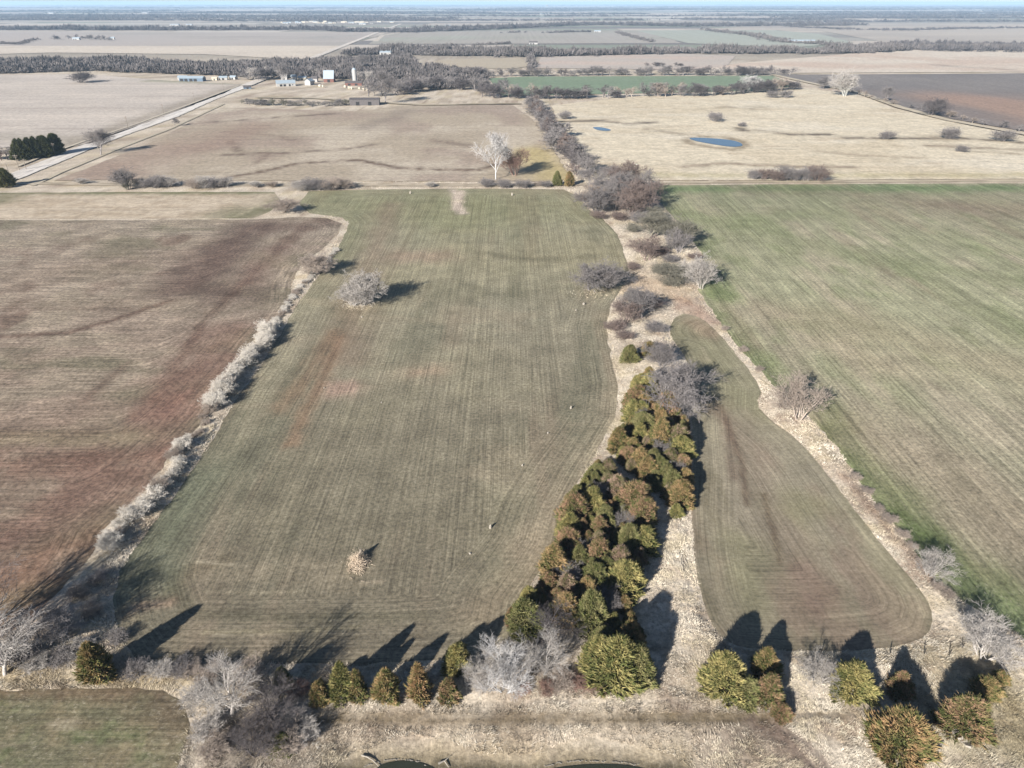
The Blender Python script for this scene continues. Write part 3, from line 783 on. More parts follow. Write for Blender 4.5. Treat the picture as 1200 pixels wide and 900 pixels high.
for (x, y, w) in [(684, 236, 8), (700, 256, 7), (724, 258, 8), (748, 262, 9), (742, 272, 7), (782, 268, 7), (752, 292, 6), (772, 300, 7), (784, 308, 6), (742, 316, 5), (776, 322, 7), (790, 336, 7), (740, 352, 6), (728, 366, 6), (722, 388, 6), (734, 398, 5), (765, 362, 6), (770, 390, 6), (764, 412, 5), (812, 318, 5), (812, 304, 5)]:
    bare(x, y, w*.62, w*1.15, RS.choice([GREY, BROWN, OLIV, BROWN]), 'low leafless brush filling the draw above the cedars', 'brush of the upper draw', V=V_SHRUB, name='shrub', cat='shrub')
# western hedgerow: pale shrubs
hedge = [(122, 650), (132, 634), (150, 615), (166, 600), (178, 588), (192, 572), (203, 555), (208, 536), (222, 520), (236, 502), (246, 486), (256, 472), (268, 455), (278, 440), (292, 424), (306, 410), (320, 386), (334, 362), (348, 342), (360, 330), (380, 312), (395, 292)]
HL = GP(hedge)
n = 0
for i in range(len(HL)-1):
    a, b = HL[i], HL[i+1]
    k = max(1, int(np.hypot(*(b-a))/1.7))
    for j in range(k):
        p = a+(b-a)*(j+RS.random()*.6)/k
        py = hedge[i][1]
        hh, ww, cl = (3.0, 3.8, STR) if py > 585 else ((2.8, 3.4, STR) if py > 535 else ((1.1, 2.0, TAN) if py > 500 else ((4.0, 4.6, STR) if py > 405 else (1.2, 2.6, STR))))
        k2 = RS.uniform(.75, 1.2)
        bare(0, 0, hh*k2, ww*k2, cl if RS.random() < .8 else TAN, 'pale leafless shrub in the hedgerow between brown and green fields', 'pale shrubs of the western hedgerow', V=V_SHRUB, name='shrub', cat='shrub', xy=(p[0]+RS.uniform(-.8, .8), p[1]))
for (x, y, w) in [(752, 500, 4.5), (776, 540, 5), (700, 590, 4.5), (730, 622, 4.5), (668, 690, 5), (712, 720, 5), (690, 655, 4), (794, 560, 4)]:
    bare(x, y, w*1.15, w, RS.choice([GREY, TAN]), 'thin bare tree poking up between the packed cedars of the belt', 'bare trees inside the cedar belt', var=2, V=V_NEAR)
# low shrubs on the eastern verge, thicket corner, bottom left
for (x, y) in [(1002, 562), (1016, 578), (1030, 598), (1044, 612), (1056, 628), (1070, 644), (1098, 690), (1110, 700), (870, 412), (888, 436), (848, 388)]:
    bare(x, y, RS.uniform(1.2, 2), RS.uniform(2, 3.2), TAN, 'knee-high tan shrub on the verge beside the eastern field', 'low shrubs of the eastern verge', V=V_SHRUB, name='shrub', cat='shrub')
for (x, y, w) in [(235, 820, 4), (250, 795, 4), (240, 865, 4), (330, 880, 5), (255, 880, 4), (290, 800, 5), (325, 815, 4), (345, 850, 4), (225, 790, 3), (360, 868, 4), (310, 860, 5)]:
    bare(x, y, w*.75, w*1.05, RS.choice([DARK, TAN, GREY, PALEG]), 'leafless shrub in the thicket beside the small bottom field', 'shrubs of the bottom thicket', V=V_SHRUB, name='shrub', cat='shrub')
for (x, y, w) in [(20, 775, 3.5), (45, 785, 3), (75, 775, 3), (95, 765, 3), (160, 790, 3), (190, 790, 3), (215, 788, 3), (110, 720, 3), (95, 700, 3), (80, 740, 3.5), (60, 730, 3), (118, 680, 2.6), (140, 750, 2.5)]:
    bare(x, y, w*.8, w*1.3, RS.choice([PALEG, TAN, GREY]), 'low leafless shrub on the bottom corner of the brown and green fields', 'shrubs of the bottom field corner', V=V_SHRUB, name='shrub', cat='shrub')
for (x, y, w) in [(660, 802, 3.5), (680, 806, 3), (700, 804, 3), (612, 812, 2.5), (640, 810, 2.5), (560, 800, 2.5), (350, 812, 3), (725, 806, 2.5)]:
    bare(x, y, w*.6, w*1.2, RS.choice([REDD, TAN, BROWN]), 'low reddish brown shrub under the bottom row of trees', 'shrubs under the bottom tree row', V=V_SHRUB, name='shrub', cat='shrub')
for (x, y, w) in [(170, 219, 9), (184, 220, 11), (198, 219, 10), (228, 221, 9), (240, 220, 11), (252, 220, 10), (264, 219, 9), (352, 223, 9), (364, 222, 11), (378, 223, 10), (392, 222, 11), (405, 221, 9), (95, 216, 6), (300, 219, 6), (320, 219, 6), (505, 219, 5), (570, 219, 8), (590, 220, 8), (615, 220, 8), (640, 219, 6), (632, 218, 5)]:
    bare(x, y, w*.62, w*1.25, RS.choice([GREY, PALEG, TAN]), 'bushy leafless tree in the row along the dirt track', 'bushes along the dirt track', V=V_SHRUB, name='shrub', cat='shrub')
for (x, y, w) in [(884, 211, 8), (895, 211, 9), (908, 212, 9), (920, 211, 11), (932, 212, 10), (944, 212, 11), (957, 212, 12)]:
    bare(x, y, w*.8, w*1.1, RS.choice([GREY, BROWN]), 'grey-brown bush in the clump between prairie and eastern field', 'bushes at the foot of the prairie', V=V_SHRUB, name='shrub', cat='shrub')
for (x, y, w, lb) in [(838, 143, 15, 'rounded grey bush near the larger prairie pond'), (870, 149, 7, 'small brown bush at the bend of the prairie creek'), (1037, 164, 12, 'pale round bush on the middle of the prairie creek'), (1112, 163, 16, 'darker bush on the east of the prairie creek'),
    (1172, 166, 16, 'bush on the prairie creek nearest the picture edge'), (1128, 179, 9, 'small low bush south of the prairie creek'), (663, 140, 13, 'bush at the western prairie edge beside the tree line'), (905, 115, 14, 'western one of two round bushes high on the prairie'), (921, 115, 15, 'eastern one of two round bushes high on the prairie')]:
    bare(x, y, w*.6, w, GREY, lb, None, V=V_SHRUB, name='bush', cat='bush')
B(990, 113, 24, 26, PALEG, 'large pale bare tree between prairie and dark ploughed field', None, 3)
B(1090, 136, 14, 22, DARK, 'dark round bare tree at the edge of the reddish field', None, 3)
B(1037, 120, 14, 12, GREY, 'thin grey tree on the edge of the dark ploughed field', None, 1)
B(963, 104, 12, 16, GREY, 'low grey tree west of the large pale one by the ploughed field', None, 3)
B(876, 108, 16, 22, WHITE, 'palest bare tree in the line at the south edge of the green wheat', None, 1)
B(452, 122, 26, 24, GREY, 'large grey bare tree beside the dark shed at the farm', None, 0)
B(425, 84, 20, 20, GREY, 'grey bare tree behind the white silo', None, 0)
B(332, 96, 20, 20, GREY, 'tall bare tree behind the open-fronted farm house', None, 2)
B(94, 97, 12, 28, DARK, 'dark rounded tree at the top of the tan western field', None, 3)

def far_tree(x, y, h, w, col, label, group):
    me = V_FARM[RS.randrange(3)]
    px, py = G(x, y)
    o = link('bare_tree', me, None, (px, py, 0), np.array(col)*RS.uniform(.85, 1.15))
    s = h/10; o.scale = (w/FARW, w/FARW, s); o.rotation_euler = (0, 0, RS.uniform(0, 6.28))
    return tag(o, label, 'tree', group)
def row(pts, n, h, wd, cols, label, group, jit=1.0):
    L = GP(pts); seg = np.hypot(*(np.diff(L, axis=0).T)); cum = np.concatenate([[0], np.cumsum(seg)])
    for i in range(n):
        s = cum[-1]*(i+RS.random()*.8)/n
        k = min(np.searchsorted(cum, s, 'right')-1, len(L)-2); t = (s-cum[k])/seg[k]
        p = L[k]+(L[k+1]-L[k])*t
        me = V_FARM[RS.randrange(3)]
        hh = h*RS.uniform(.6, 1.2)
        o = link('bare_tree', me, None, (p[0]+RS.uniform(-1, 1)*wd*jit*.3, p[1]+RS.uniform(-1, 1)*wd*jit*.5, 0), np.array(RS.choice(cols))*RS.uniform(.8, 1.2))
        o.scale = (wd*RS.uniform(.7, 1.25)/FARW,)*2+(hh/10,); o.rotation_euler = (0, 0, RS.uniform(0, 6.28))
        tag(o, label, 'tree', group)
row([(560, 113), (640, 116), (760, 114), (860, 111), (935, 105)], 60, 13, 17, [DARK, DARK, TAN, GREY], 'leafless tree in the line between green wheat and prairie', 'trees south of the green wheat')
row([(622, 124), (640, 148), (656, 172), (670, 192), (684, 208)], 60, 11, 13, [GREY, GREY, DARK, BROWN], 'leafless tree in the diagonal line between stubble and prairie', 'trees of the diagonal line')
row([(480, 92), (560, 90), (700, 88.5), (925, 88)], 84, 12, 17, [GREY, DARK, GREY], 'leafless tree in the line at the north edge of the green wheat', 'trees north of the green wheat')
row([(430, 112), (470, 112), (510, 104), (560, 106), (600, 112)], 26, 15, 20, [GREY, GREY, DARK], 'leafless tree between the farm and the green wheat', 'trees east of the farm')
row([(-20, 190), (0, 186), (22, 186)], 6, 11, 14, [BROWN, GREY], 'brown leafless tree beside the dark evergreens at the road', 'bare trees by the road corner')
row([(280, 122), (340, 124), (410, 124)], 26, 6, 12, [GREY, OLIV], 'low leafless tree in the belt below the farmyard', 'low trees below the farmyard')
row([(285, 92), (300, 95), (345, 90), (400, 92), (440, 98)], 26, 15, 17, [GREY, PALEG, DARK], 'leafless tree standing among the farm buildings', 'trees in the farmyard')
row([(985, 106), (1045, 122), (1130, 142), (1200, 156)], 18, 6, 9, [GREY, TAN], 'small leafless tree between prairie and ploughed field', 'trees along the ploughed field')
row([(760, 78), (800, 78)], 5, 8, 14, [DARK], 'low dark tree in the pale distant field', 'low trees in the pale field')
row([(60, 47), (95, 46), (132, 48)], 14, 12, 18, [DARK, DARK, GREY], 'dark tree of the windbreak in the far tan fields', 'windbreak in the far tan fields')

# ------------------------------------------------------------------ far woods (one mass each)
def woods(name, pts, n, h, w, spread, col, nt=34, closed=False, seed=0, jy=None):
    r = np.random.default_rng(seed)
    L = GP(pts)
    if closed:
        lo, hi = L.min(0), L.max(0); P = r.uniform(lo, hi, (n*6, 2)); P = P[inside(P, L)][:n]
    else:
        seg = np.hypot(*(np.diff(L, axis=0).T)); cum = np.concatenate([[0], np.cumsum(seg)])
        s = r.uniform(0, cum[-1], n); k = np.clip(np.searchsorted(cum, s, 'right')-1, 0, len(L)-2)
        P = L[k]+(L[k+1]-L[k])*((s-cum[k])/seg[k])[:, None]+r.normal(size=(n, 2))*[spread*.4, spread*.5]
    n = len(P)
    if n == 0: return
    hh = h*r.uniform(.6, 1.1, n)*(.45+1.1*fbm(P[:, 0]/60, P[:, 1]/60, seed, 3)); ww = w*r.uniform(.7, 1.25, n)
    # every tree: nt slender blades fanning up and out
    a = r.uniform(0, 6.283, (n, nt)); rad = np.sqrt(r.uniform(0, 1, (n, nt)))*ww[:, None]*.5
    zt = hh[:, None]*(1-.6*(rad/(ww[:, None]*.5))**2)*r.uniform(.5, 1, (n, nt))**.6
    zb = zt*r.uniform(.3, .75, (n, nt))
    tx, ty = P[:, 0:1]+np.cos(a)*rad, P[:, 1:2]+np.sin(a)*rad
    bx, by = P[:, 0:1]+np.cos(a)*rad*.7, P[:, 1:2]+np.sin(a)*rad*.7
    b = r.uniform(0, 6.283, (n, nt)); bw = w*.06
    V = np.stack([np.stack([bx+np.cos(b)*bw, by+np.sin(b)*bw, zb], -1), np.stack([bx-np.cos(b)*bw, by-np.sin(b)*bw, zb], -1), np.stack([tx+np.cos(b+1)*bw, ty+np.sin(b+1)*bw, zt], -1)], 2).reshape(-1, 3)
    Fc = np.arange(len(V)).reshape(-1, 3)
    me = np_mesh(name, V, Fc, M_WOOD)
    cc = np.repeat(np.array(col)[None, :]*r.uniform(.75, 1.25, (n, 1)), nt*3, 0)
    at = me.color_attributes.new('soil', 'FLOAT_COLOR', 'POINT')
    at.data.foreach_set('color', np.concatenate([cc, np.ones((len(cc), 1))], 1).astype(np.float32).ravel())
    return tag(link(name, me), kind='stuff')
WG, WD = C(122, 116, 114), C(106, 102, 103)
woods('woods', [(-200, 78), (150, 72), (240, 77), (350, 73), (480, 68), (500, 90), (440, 96), (300, 90), (200, 87), (100, 84), (-200, 88)], 2800, 13, 17, 0, WG, 60, True, 1)
woods('woods', [(405, 92), (440, 84), (500, 80), (560, 83), (575, 90), (560, 103), (480, 108), (440, 102)], 420, 10, 16, 0, WG, 50, True, 21)
woods('woods', [(-40, 87), (40, 85), (120, 82), (200, 86), (300, 90)], 240, 10, 15, 12, WG, 70, seed=2)
woods('woods', [(400, 66), (450, 64), (520, 66), (640, 66), (640, 62), (500, 59), (420, 62)], 900, 16, 19, 0, WG, 50, True, 3)
woods('woods', [(600, 66), (700, 64), (800, 62), (900, 62), (1000, 62), (1060, 58), (1200, 59), (1500, 59)], 1900, 16, 20, 34, WG, 50, seed=4)
woods('woods', [(960, 62), (1060, 60), (1200, 62), (1200, 54), (1080, 52), (1000, 56)], 420, 14, 20, 0, WD, 50, True, 5)
woods('woods', [(-300, 34), (130, 35.5), (300, 35.5), (380, 35), (400, 37), (490, 38)], 1400, 19, 24, 60, WD, 34, seed=6)
woods('woods', [(470, 38), (560, 35), (640, 31), (700, 29), (800, 31), (1000, 30)], 1300, 19, 24, 60, WD, 34, seed=7)
woods('woods', [(722, 38), (745, 45), (765, 50)], 120, 10, 18, 10, WG, 26, seed=8)
woods('woods', [(830, 36), (880, 42), (920, 50), (990, 54)], 320, 12, 20, 30, WG, 26, seed=9)
woods('woods', [(620, 66), (625, 76), (622, 82)], 60, 10, 15, 5, WG, 26, seed=10)
woods('woods', [(0, 51), (20, 53), (40, 47)], 50, 9, 18, 12, WG, 26, seed=11)
woods('woods', [(500, 55), (560, 54), (600, 51)], 60, 8, 15, 6, WG, 26, seed=12)
woods('woods', [(640, 39), (670, 38), (690, 38)], 50, 9, 18, 20, WD, 26, seed=13)
woods('woods', [(590, 39), (620, 38)], 12, 9, 18, 10, WD, 26, seed=17)
woods('woods', [(930, 32), (1000, 35), (1060, 36), (1120, 34), (1200, 33)], 320, 10, 22, 60, WD, 22, seed=14)
rg = np.random.default_rng(77)
for i in range(64):                                     # creeks, hedges and woodlots of the farmland to the horizon
    y0 = 26-22*(i/64)**.75
    x0 = rg.uniform(-200, 1200); ln = rg.uniform(120, 520)
    woods('woods', [(x0, y0), (x0+ln*.5, y0+rg.uniform(-.4, .4)), (x0+ln, y0+rg.uniform(-.5, .5))], int(420), 17 if i < 30 else 22, 40+i*3, 60+i*10, WD, 12, seed=100+i)

# ------------------------------------------------------------------ eastern red cedars
def cedar_mesh(seed, h=6, w=5, n=560, pointed=.5, low=.06):
    r = np.random.default_rng(seed)
    sp, tp = [], []
    for i in range(n):
        f = r.random()**.85                        # height fraction
        z = low*h+f*(1-low)*h*.97
        env = (1-f)**(.42+.45*pointed)*(.72+.28*min(1, f*4+.3))
        a = r.uniform(0, 6.283)
        lob = .84+.16*math.sin(a*3+seed+f*3)+.12*math.sin(a*7+f*11+seed)+.1*math.sin(f*22+a*2)
        R = w*.5*env*lob*(.64+.42*r.random()**.6)
        tip = np.array([math.cos(a)*R, math.sin(a)*R, z])
        el = math.radians(25+45*f+r.uniform(-12, 12))
        out = np.array([math.cos(a)*math.cos(el), math.sin(a)*math.cos(el), math.sin(el)])
        tone = r.uniform(0, 1)
        L = r.uniform(.4, .95)*(.75+.05*w)
        for k in range(6):
            d = out+r.normal(size=3)*.33; d /= np.linalg.norm(d)
            q = tip-out*L*.75*k/6*r.uniform(.6, 1.2)
            ll = L*r.uniform(.5, .85)
            sp.append([*q, *(q+d*ll), .07*ll/.6+.008, .008]); tp.append(tone*.75+.25*r.random()-.06*k)
    V, Fc = prisms(sp, 3)
    me = np_mesh('crown', V, Fc, M_CEDAR)
    at = me.attributes.new('tip', 'FLOAT', 'POINT')
    at.data.foreach_set('value', np.repeat(np.array(tp), 6).astype(np.float32))
    tm = MB().tube([(0, 0, -.1), (.03, 0, h*.35), (0, .03, h*.7), (0, 0, h*.9)], [.16, .12, .07, .02], 7)
    lm = []
    t = bpy.data.meshes.new('trunk')
    for k in range(14):
        a = r.uniform(0, 6.28); z = h*r.uniform(.08, .7)
        R = w*.38*(1-z/h)**.5
        tm.tube([(0, 0, z), (math.cos(a)*R, math.sin(a)*R, z+R*.35)], [.045, .015], 4, False)
    t.from_pydata(tm.v, [], tm.f); t.update(); t.materials.append(M_CTRUNK)
    return t, me
V_CED = [cedar_mesh(1, 6, 5, 1700, .35), cedar_mesh(2, 6, 5, 1700, .1), cedar_mesh(3, 6, 4.4, 1500, .7), cedar_mesh(4, 6, 5.4, 1900, .12), cedar_mesh(5, 6, 4, 1300, .85)]
OLIVE, YELG, BRNZ, RUSTC, ORNG, PINKB = [C(*c) for c in ((158, 150, 106), (190, 176, 118), (194, 162, 120), (186, 148, 122), (188, 152, 114), (186, 158, 140))]
def cedar(px, py, h, w, col, label, group=None, var=None, xy=None):
    x, y = xy if xy else G(px, py)
    t, c = V_CED[RS.randrange(5) if var is None else var]
    bw = (5, 5, 4.4, 5.4, 4)[V_CED.index((t, c))]
    e = empty('cedar_tree', (x, y, 0), RS.uniform(0, 6.28), (w/bw*RS.uniform(.88, 1.12), w/bw*RS.uniform(.88, 1.12), h/6))
    e.rotation_euler[0], e.rotation_euler[1] = RS.uniform(-.07, .07), RS.uniform(-.07, .07)
    tag(e, label, 'tree', group)
    link('trunk', t, e); link('crown', c, e, color=np.array(col)*RS.uniform(.92, 1.08))
    return e
for a in [
 (118, 794, 7.6, 5.8, BRNZ, 'bronze cedar alone on the verge above the small bottom field', 0), (378, 822, 4.2, 4, BRNZ, 'squat bronze cedar starting the western end of the bottom cedar row', 1),
 (402, 818, 7, 5, YELG, 'tall yellow-green cedar second from the western end of the bottom row', 2), (420, 818, 5.6, 4, BRNZ, 'narrow bronze cedar tucked behind the tall yellow-green one in the bottom row', 4), (454, 818, 6.2, 4.8, BRNZ, 'bronze pointed cedar standing free in the bottom row', 2),
 (492, 818, 7.4, 4.6, ORNG, 'tallest orange-tipped pointed cedar of the bottom row', 4), (526, 820, 4.2, 4, RUSTC, 'short rusty cedar just west of the white-limbed bare trees', 1), (537, 785, 5.6, 5.6, YELG, 'round yellow-green cedar on the field side of the bottom row', 3),
 (335, 806, 4, 3.6, OLIVE, 'dark little cedar at the edge of the dark thicket', 1), (332, 880, 3, 3.8, OLIVE, 'half-shaded olive cedar in the dark thicket', 1),
 (848, 812, 8, 7.2, YELG, 'widest yellow-green cedar on the verge below the triangular field', 3), (872, 820, 4.5, 5.4, OLIVE, 'low green cedar leaning against the widest yellow-green one', 1), (896, 822, 5.6, 5.2, RUSTC, 'rusty cedar east of the widest yellow-green one', 1),
 (895, 792, 5.4, 5, BRNZ, 'bronze cedar behind the rusty one on the verge', 0), (915, 842, 2.8, 3.6, RUSTC, 'small round rusty cedar standing forward of the others', 1), (996, 812, 5.8, 7.2, YELG, 'solitary pale yellow-green cedar on the bottom verge', 3),
 (1052, 814, 4.4, 4.6, RUSTC, 'small rusty cedar behind the big orange-brown one', 0), (1050, 884, 8, 8.6, ORNG, 'biggest orange-brown cedar at the bottom of the verge', 3), (1128, 856, 6.6, 7.6, RUSTC, 'brown cedar beside the broken concrete', 1),
 (1152, 816, 4, 4.6, BRNZ, 'small bronze cedar behind the brown one by the concrete', 1), (1170, 800, 2.4, 3, BRNZ, 'tiny bronze cedar below the pale many-stemmed tree', 1),
 (738, 424, 5.2, 6.4, OLIVE, 'dark green cedar, first at the top of the belt', 3), (760, 418, 4.6, 5, BRNZ, 'brown-green cedar beside the first dark green one', 1), (746, 456, 4, 4, YELG, 'small yellow-green cedar at the west of the large grey bare tree', 1),
 (742, 476, 5, 6, RUSTC, 'brown cedar on the pale grass side near the large grey bare tree', 1), (748, 492, 5.2, 6.2, YELG, 'yellow-green cedar below the brown one at the top of the belt', 3), (784, 500, 5, 5, YELG, 'yellow-green cedar under the large grey bare tree', 2),
 (8, 219, 10, 12, OLIVE, 'dark green cedar at the corner of gravel road and dirt track', 0), (653, 218, 8, 6, OLIVE, 'dark green cedar on the dirt track, western of two', 0), (667, 218, 8, 7, BRNZ, 'bronze cedar on the dirt track beside the dark green one', 1),
 (718, 800, 9.5, 8.5, YELG, 'great yellow-green cedar at the bottom end of the belt', 0), (744, 800, 7.4, 7, OLIVE, 'green cedar at the eastern side of the great one ending the belt', 3), (698, 786, 7, 6, YELG, 'yellow cedar at the western side of the great one ending the belt', 0)]:
    cedar(a[0], a[1], a[2], a[3], a[4], a[5], None, a[6])
for i, (x, y) in enumerate([(24, 188), (31, 187), (38, 186), (45, 185), (51, 184), (57, 183), (64, 181), (69, 180)]):
    cedar(x, y, 13, 12, C(92, 92, 70), 'dark evergreen in the windbreak beside the gravel road', 'evergreens of the road windbreak')
belts = [GP([(x, y+(9 if y < 545 else 15)) for x, y in q]) for q in (
    [(735, 472), (743, 446), (762, 440), (790, 470), (806, 500), (806, 545), (813, 585), (792, 600), (772, 570), (748, 546), (716, 532), (718, 512), (733, 492)],
    [(676, 552), (700, 543), (722, 548), (742, 566), (764, 592), (770, 632), (752, 665), (745, 700), (755, 740), (760, 775), (700, 772), (682, 735), (660, 760), (640, 752), (598, 732), (594, 712), (622, 688), (640, 660), (656, 620), (664, 585)])]
BGAP = [G(*q) for q in [(752, 500), (776, 540), (700, 590), (730, 622), (668, 690), (712, 720), (690, 655), (794, 560)]]
pts = []
for BL in belts:
    lo, hi = BL.min(0), BL.max(0)
    for _ in range(7000):
        p = np.array([RS.uniform(lo[0], hi[0]), RS.uniform(lo[1], hi[1])])
        w = RS.choice([2.8, 4.2, 5.2, 6.2, 7.2])
        if not inside(p[None], BL)[0] or dist_poly(p[None], BL, True)[0] < w*.24: continue
        if any(math.hypot(p[0]-q[0], p[1]-q[1]) < (w+q[2])*.31 for q in pts): continue
        if any(math.hypot(p[0]-g[0], p[1]-g[1]) < 2.4 for g in BGAP): continue
        if math.hypot(p[0]-G(645, 757)[0], p[1]-G(645, 757)[1]) < 4: continue
        if math.hypot(p[0]-G(777, 484)[0], p[1]-G(777, 484)[1]) < 4: continue
        pts.append((p[0], p[1], w))
names = {0: ('olive-green', OLIVE), 1: ('yellow-green', YELG), 2: ('bronze', BRNZ), 3: ('rusty', RUSTC), 4: ('pinkish brown', PINKB)}
for (x, y, w) in pts:
    k = RS.choices([0, 1, 2, 3, 4], [.2, .17, .25, .2, .18])[0]
    part = 'upper' if y > G(600, 600)[1] else 'lower'
    cedar(0, 0, w*RS.uniform(.75, 1.15)+1.0, w*1.15, names[k][1], f'{names[k][0]} cedar packed into the {part} half of the long cedar belt', f'{names[k][0]} cedars of the {part} belt', RS.choice([0, 1, 3, 3, 1, 2]), xy=(x, y))
BELT_PTS = pts

# ------------------------------------------------------------------ dry grass
r = np.random.default_rng(12)
cand = []
for (x0, x1, y0, y1, dens) in [(-95, 95, 50, 80, 30), (-75, 85, 80, 110, 22), (-80, 90, 110, 170, 11), (-85, 90, 170, 300, 4.0), (-90, 80, 300, 470, 1.0)]:
    n = int((x1-x0)*(y1-y0)*dens)
    P = r.uniform([x0, y0], [x1, y1], (n, 2))
    keep = np.abs(P[:, 0]) < depth(0, P[:, 1])*.74+3
    P = P[keep]
    for L in nearf+[FIELDS[6]]: P = P[~inside(P, L)]
    P = P[dist_poly(P, GP([(430, 925), (480, 906), (560, 930), (640, 930), (700, 908), (770, 925)])) > 5.5]
    m = fbm(P[:, 0]/2.2, P[:, 1]/2.2, 5, 3)
    P = P[m > r.uniform(.18, .62, len(P))]
    for tr_, wd_ in (([(370, 842), (620, 843), (800, 841), (1000, 842)], .45), ([(370, 849), (620, 850), (900, 846)], .35), ([(880, 850), (920, 870), (955, 905)], .4), ([(905, 850), (945, 875), (975, 905)], .4), ([(372, 822), (560, 824), (800, 822)], .3)):
        P = P[dist_poly(P, GP(tr_)) > wd_]
    cand.append(P)
P = np.concatenate(cand)
# dry grass island round the lone trees and the gully in the big field
for (cx, cy, rx, n) in [(418, 357, 5, 600), (700, 343, 7, 300), (420, 660, 2.0, 200), (536, 236, 4, 150)]:
    c = G(cx, cy); P = np.concatenate([P, r.normal(size=(n, 2))*[rx*.5, rx*.42]+c])
n = len(P)
d = np.hypot(P[:, 0], P[:, 1])
lean = fbm(P[:, 0]/7, P[:, 1]/7, 41, 3)*9
hh = r.uniform(.2, .6, n)*(.6+.8*fbm(P[:, 0]/3, P[:, 1]/3, 9, 2)); bw = r.uniform(.02, .05, n)*(.8+d/300)
z0 = np.zeros(n)
gi = np.clip(np.searchsorted(gx, P[:, 0])-1, 0, nx-2); gj = np.clip(np.searchsorted(gy, P[:, 1])-1, 0, ny-2)
z0 = mound.reshape(ny, nx)[gj, gi]*.85
Vs = []
for k in range(4):
    a = lean+r.normal(size=n)*.7+k*.4; b = r.uniform(0, 6.283, n)
    o = r.normal(size=(n, 2))*.12
    lk = r.uniform(.3, 1.2, n)*hh
    bx, by = P[:, 0]+o[:, 0], P[:, 1]+o[:, 1]
    Vs.append(np.stack([np.stack([bx+np.cos(b)*bw, by+np.sin(b)*bw, z0-.05], -1), np.stack([bx-np.cos(b)*bw, by-np.sin(b)*bw, z0-.05], -1),
                        np.stack([bx+np.cos(a)*lk, by+np.sin(a)*lk, z0+hh*r.uniform(.5, 1, n)], -1)], 1))
V = np.stack(Vs, 1).reshape(-1, 3)
me = np_mesh('dry_grass', V, np.arange(len(V)).reshape(-1, 3), M_GRASS)
gcol = paint(P, (246, 235, 216), [((212, 194, 172), 9, 6, .45, .7, .7), ((240, 226, 196), 6, 5, .5, .7, .7), ((180, 160, 140), 4, 4, .6, .8, .7)], GR_ST[5:], 91)
gcol = np.repeat(gcol*r.uniform(.8, 1.25, (n, 1)), 12, 0)
at = me.color_attributes.new('soil', 'FLOAT_COLOR', 'POINT')
at.data.foreach_set('color', np.concatenate([gcol, np.ones((len(gcol), 1))], 1).astype(np.float32).ravel())
tag(link('dry_grass', me), kind='stuff')

# ------------------------------------------------------------------ farm buildings
M_WALL = plain('white_wall', C(190, 188, 185), .06, .5)
M_CREAM = plain('cream_wall', C(220, 210, 190), .08, .5)
M_METAL = plain('pale_metal', C(176, 190, 200), .06, .3, .5)
M_BLUE = plain('blue_grey_wall', C(110, 130, 150), .08, .5)
M_RED = plain('red_brown_wall', C(130, 88, 78), .1, .5)
M_DARKR = plain('dark_roof', C(105, 100, 100), .15, .6)
M_BLACK = plain('dark_opening', C(40, 40, 42), .1, 1)
M_GLASS = plain('window_glass', C(60, 70, 80), .05, 1, .15, 0, .6)
M_CONC = plain('concrete', C(178, 170, 158), .12, 2.5, .85, 0, .2, .4)
M_TIMBER = plain('weathered_timber', C(150, 140, 128), .25, 4, .9)
M_STEEL = plain('dark_steel', C(70, 66, 62), .2, 4, .7)
def building(px, py, L, W, hw, hr, rz, mw, mr, label, cat='farm building', doors=(), wins=(), name='farm_building', chimney=False, along='x'):
    """gabled building: L along its ridge, W across; doors/wins on the long side facing the camera: (offset, width, height, sill)"""
    x, y = G(px, py)
    e = empty(name, (x, y, 0), rz, .85); tag(e, label, cat)
    b = MB()
    a, c = L/2, W/2
    b.face([(-a, -c, 0), (a, -c, 0), (a, -c, hw), (-a, -c, hw)]); b.face([(a, c, 0), (-a, c, 0), (-a, c, hw), (a, c, hw)])
    for s in (-1, 1):
        q = [(s*a, -c, 0), (s*a, c, 0), (s*a, c, hw), (s*a, 0, hr-.05), (s*a, -c, hw)]
        b.face(q if s > 0 else q[::-1])
    b.build('wall', mw, e)
    m = MB(); o = .45; t = .18
    sl = (hr-hw)/c
    for s in (-1, 1):
        y0, z0 = s*(c+o), hw-sl*o
        P = [(-a-o, y0, z0+.04), (a+o, y0, z0+.04), (a+o, 0, hr+.04), (-a-o, 0, hr+.04)]
        T = [(p[0], p[1], p[2]+t) for p in P]
        if s > 0: P, T = P[::-1], T[::-1]
        m.face(T); m.face(P[::-1])
        for i in range(4): m.face([P[i], P[(i+1) % 4], T[(i+1) % 4], T[i]])
    rf = m.build('roof', mr, e)
    if chimney: MB().box((a*.4, c*.3, hr+.3), (.8, .8, 1.6)).build('chimney', M_RED, rf)
    for (ox, w, h, *_) in doors: MB().box((ox, -c-.03, h/2+.01), (w, .12, h)).build('door', M_BLACK, e)
    for (ox, w, h, sill) in wins:
        f = MB()
        for sx in (-1, 1): f.box((ox+sx*(w/2+.06), -c-.05, sill+h/2), (.12, .1, h+.24))
        for sz in (0, 1): f.box((ox, -c-.05, sill-.06+sz*(h+.12)), (w, .1, .12))
        w_ = f.build('window', M_WALL, e); MB().box((ox, -c-.02, sill+h/2), (w-.01, .04, h-.01)).build('pane', M_GLASS, w_)
    return e
Bd = building
Bd(226, 95, 36, 13, 4.6, 7, 0, M_BLUE, M_METAL, 'long white-roofed machine shed with dark open bays at the top of the tan field', 'shed', [(-14, 5, 3.8), (-7.5, 5, 3.8), (0, 5, 3.8), (6.5, 5, 3.8)], name='machine_shed')
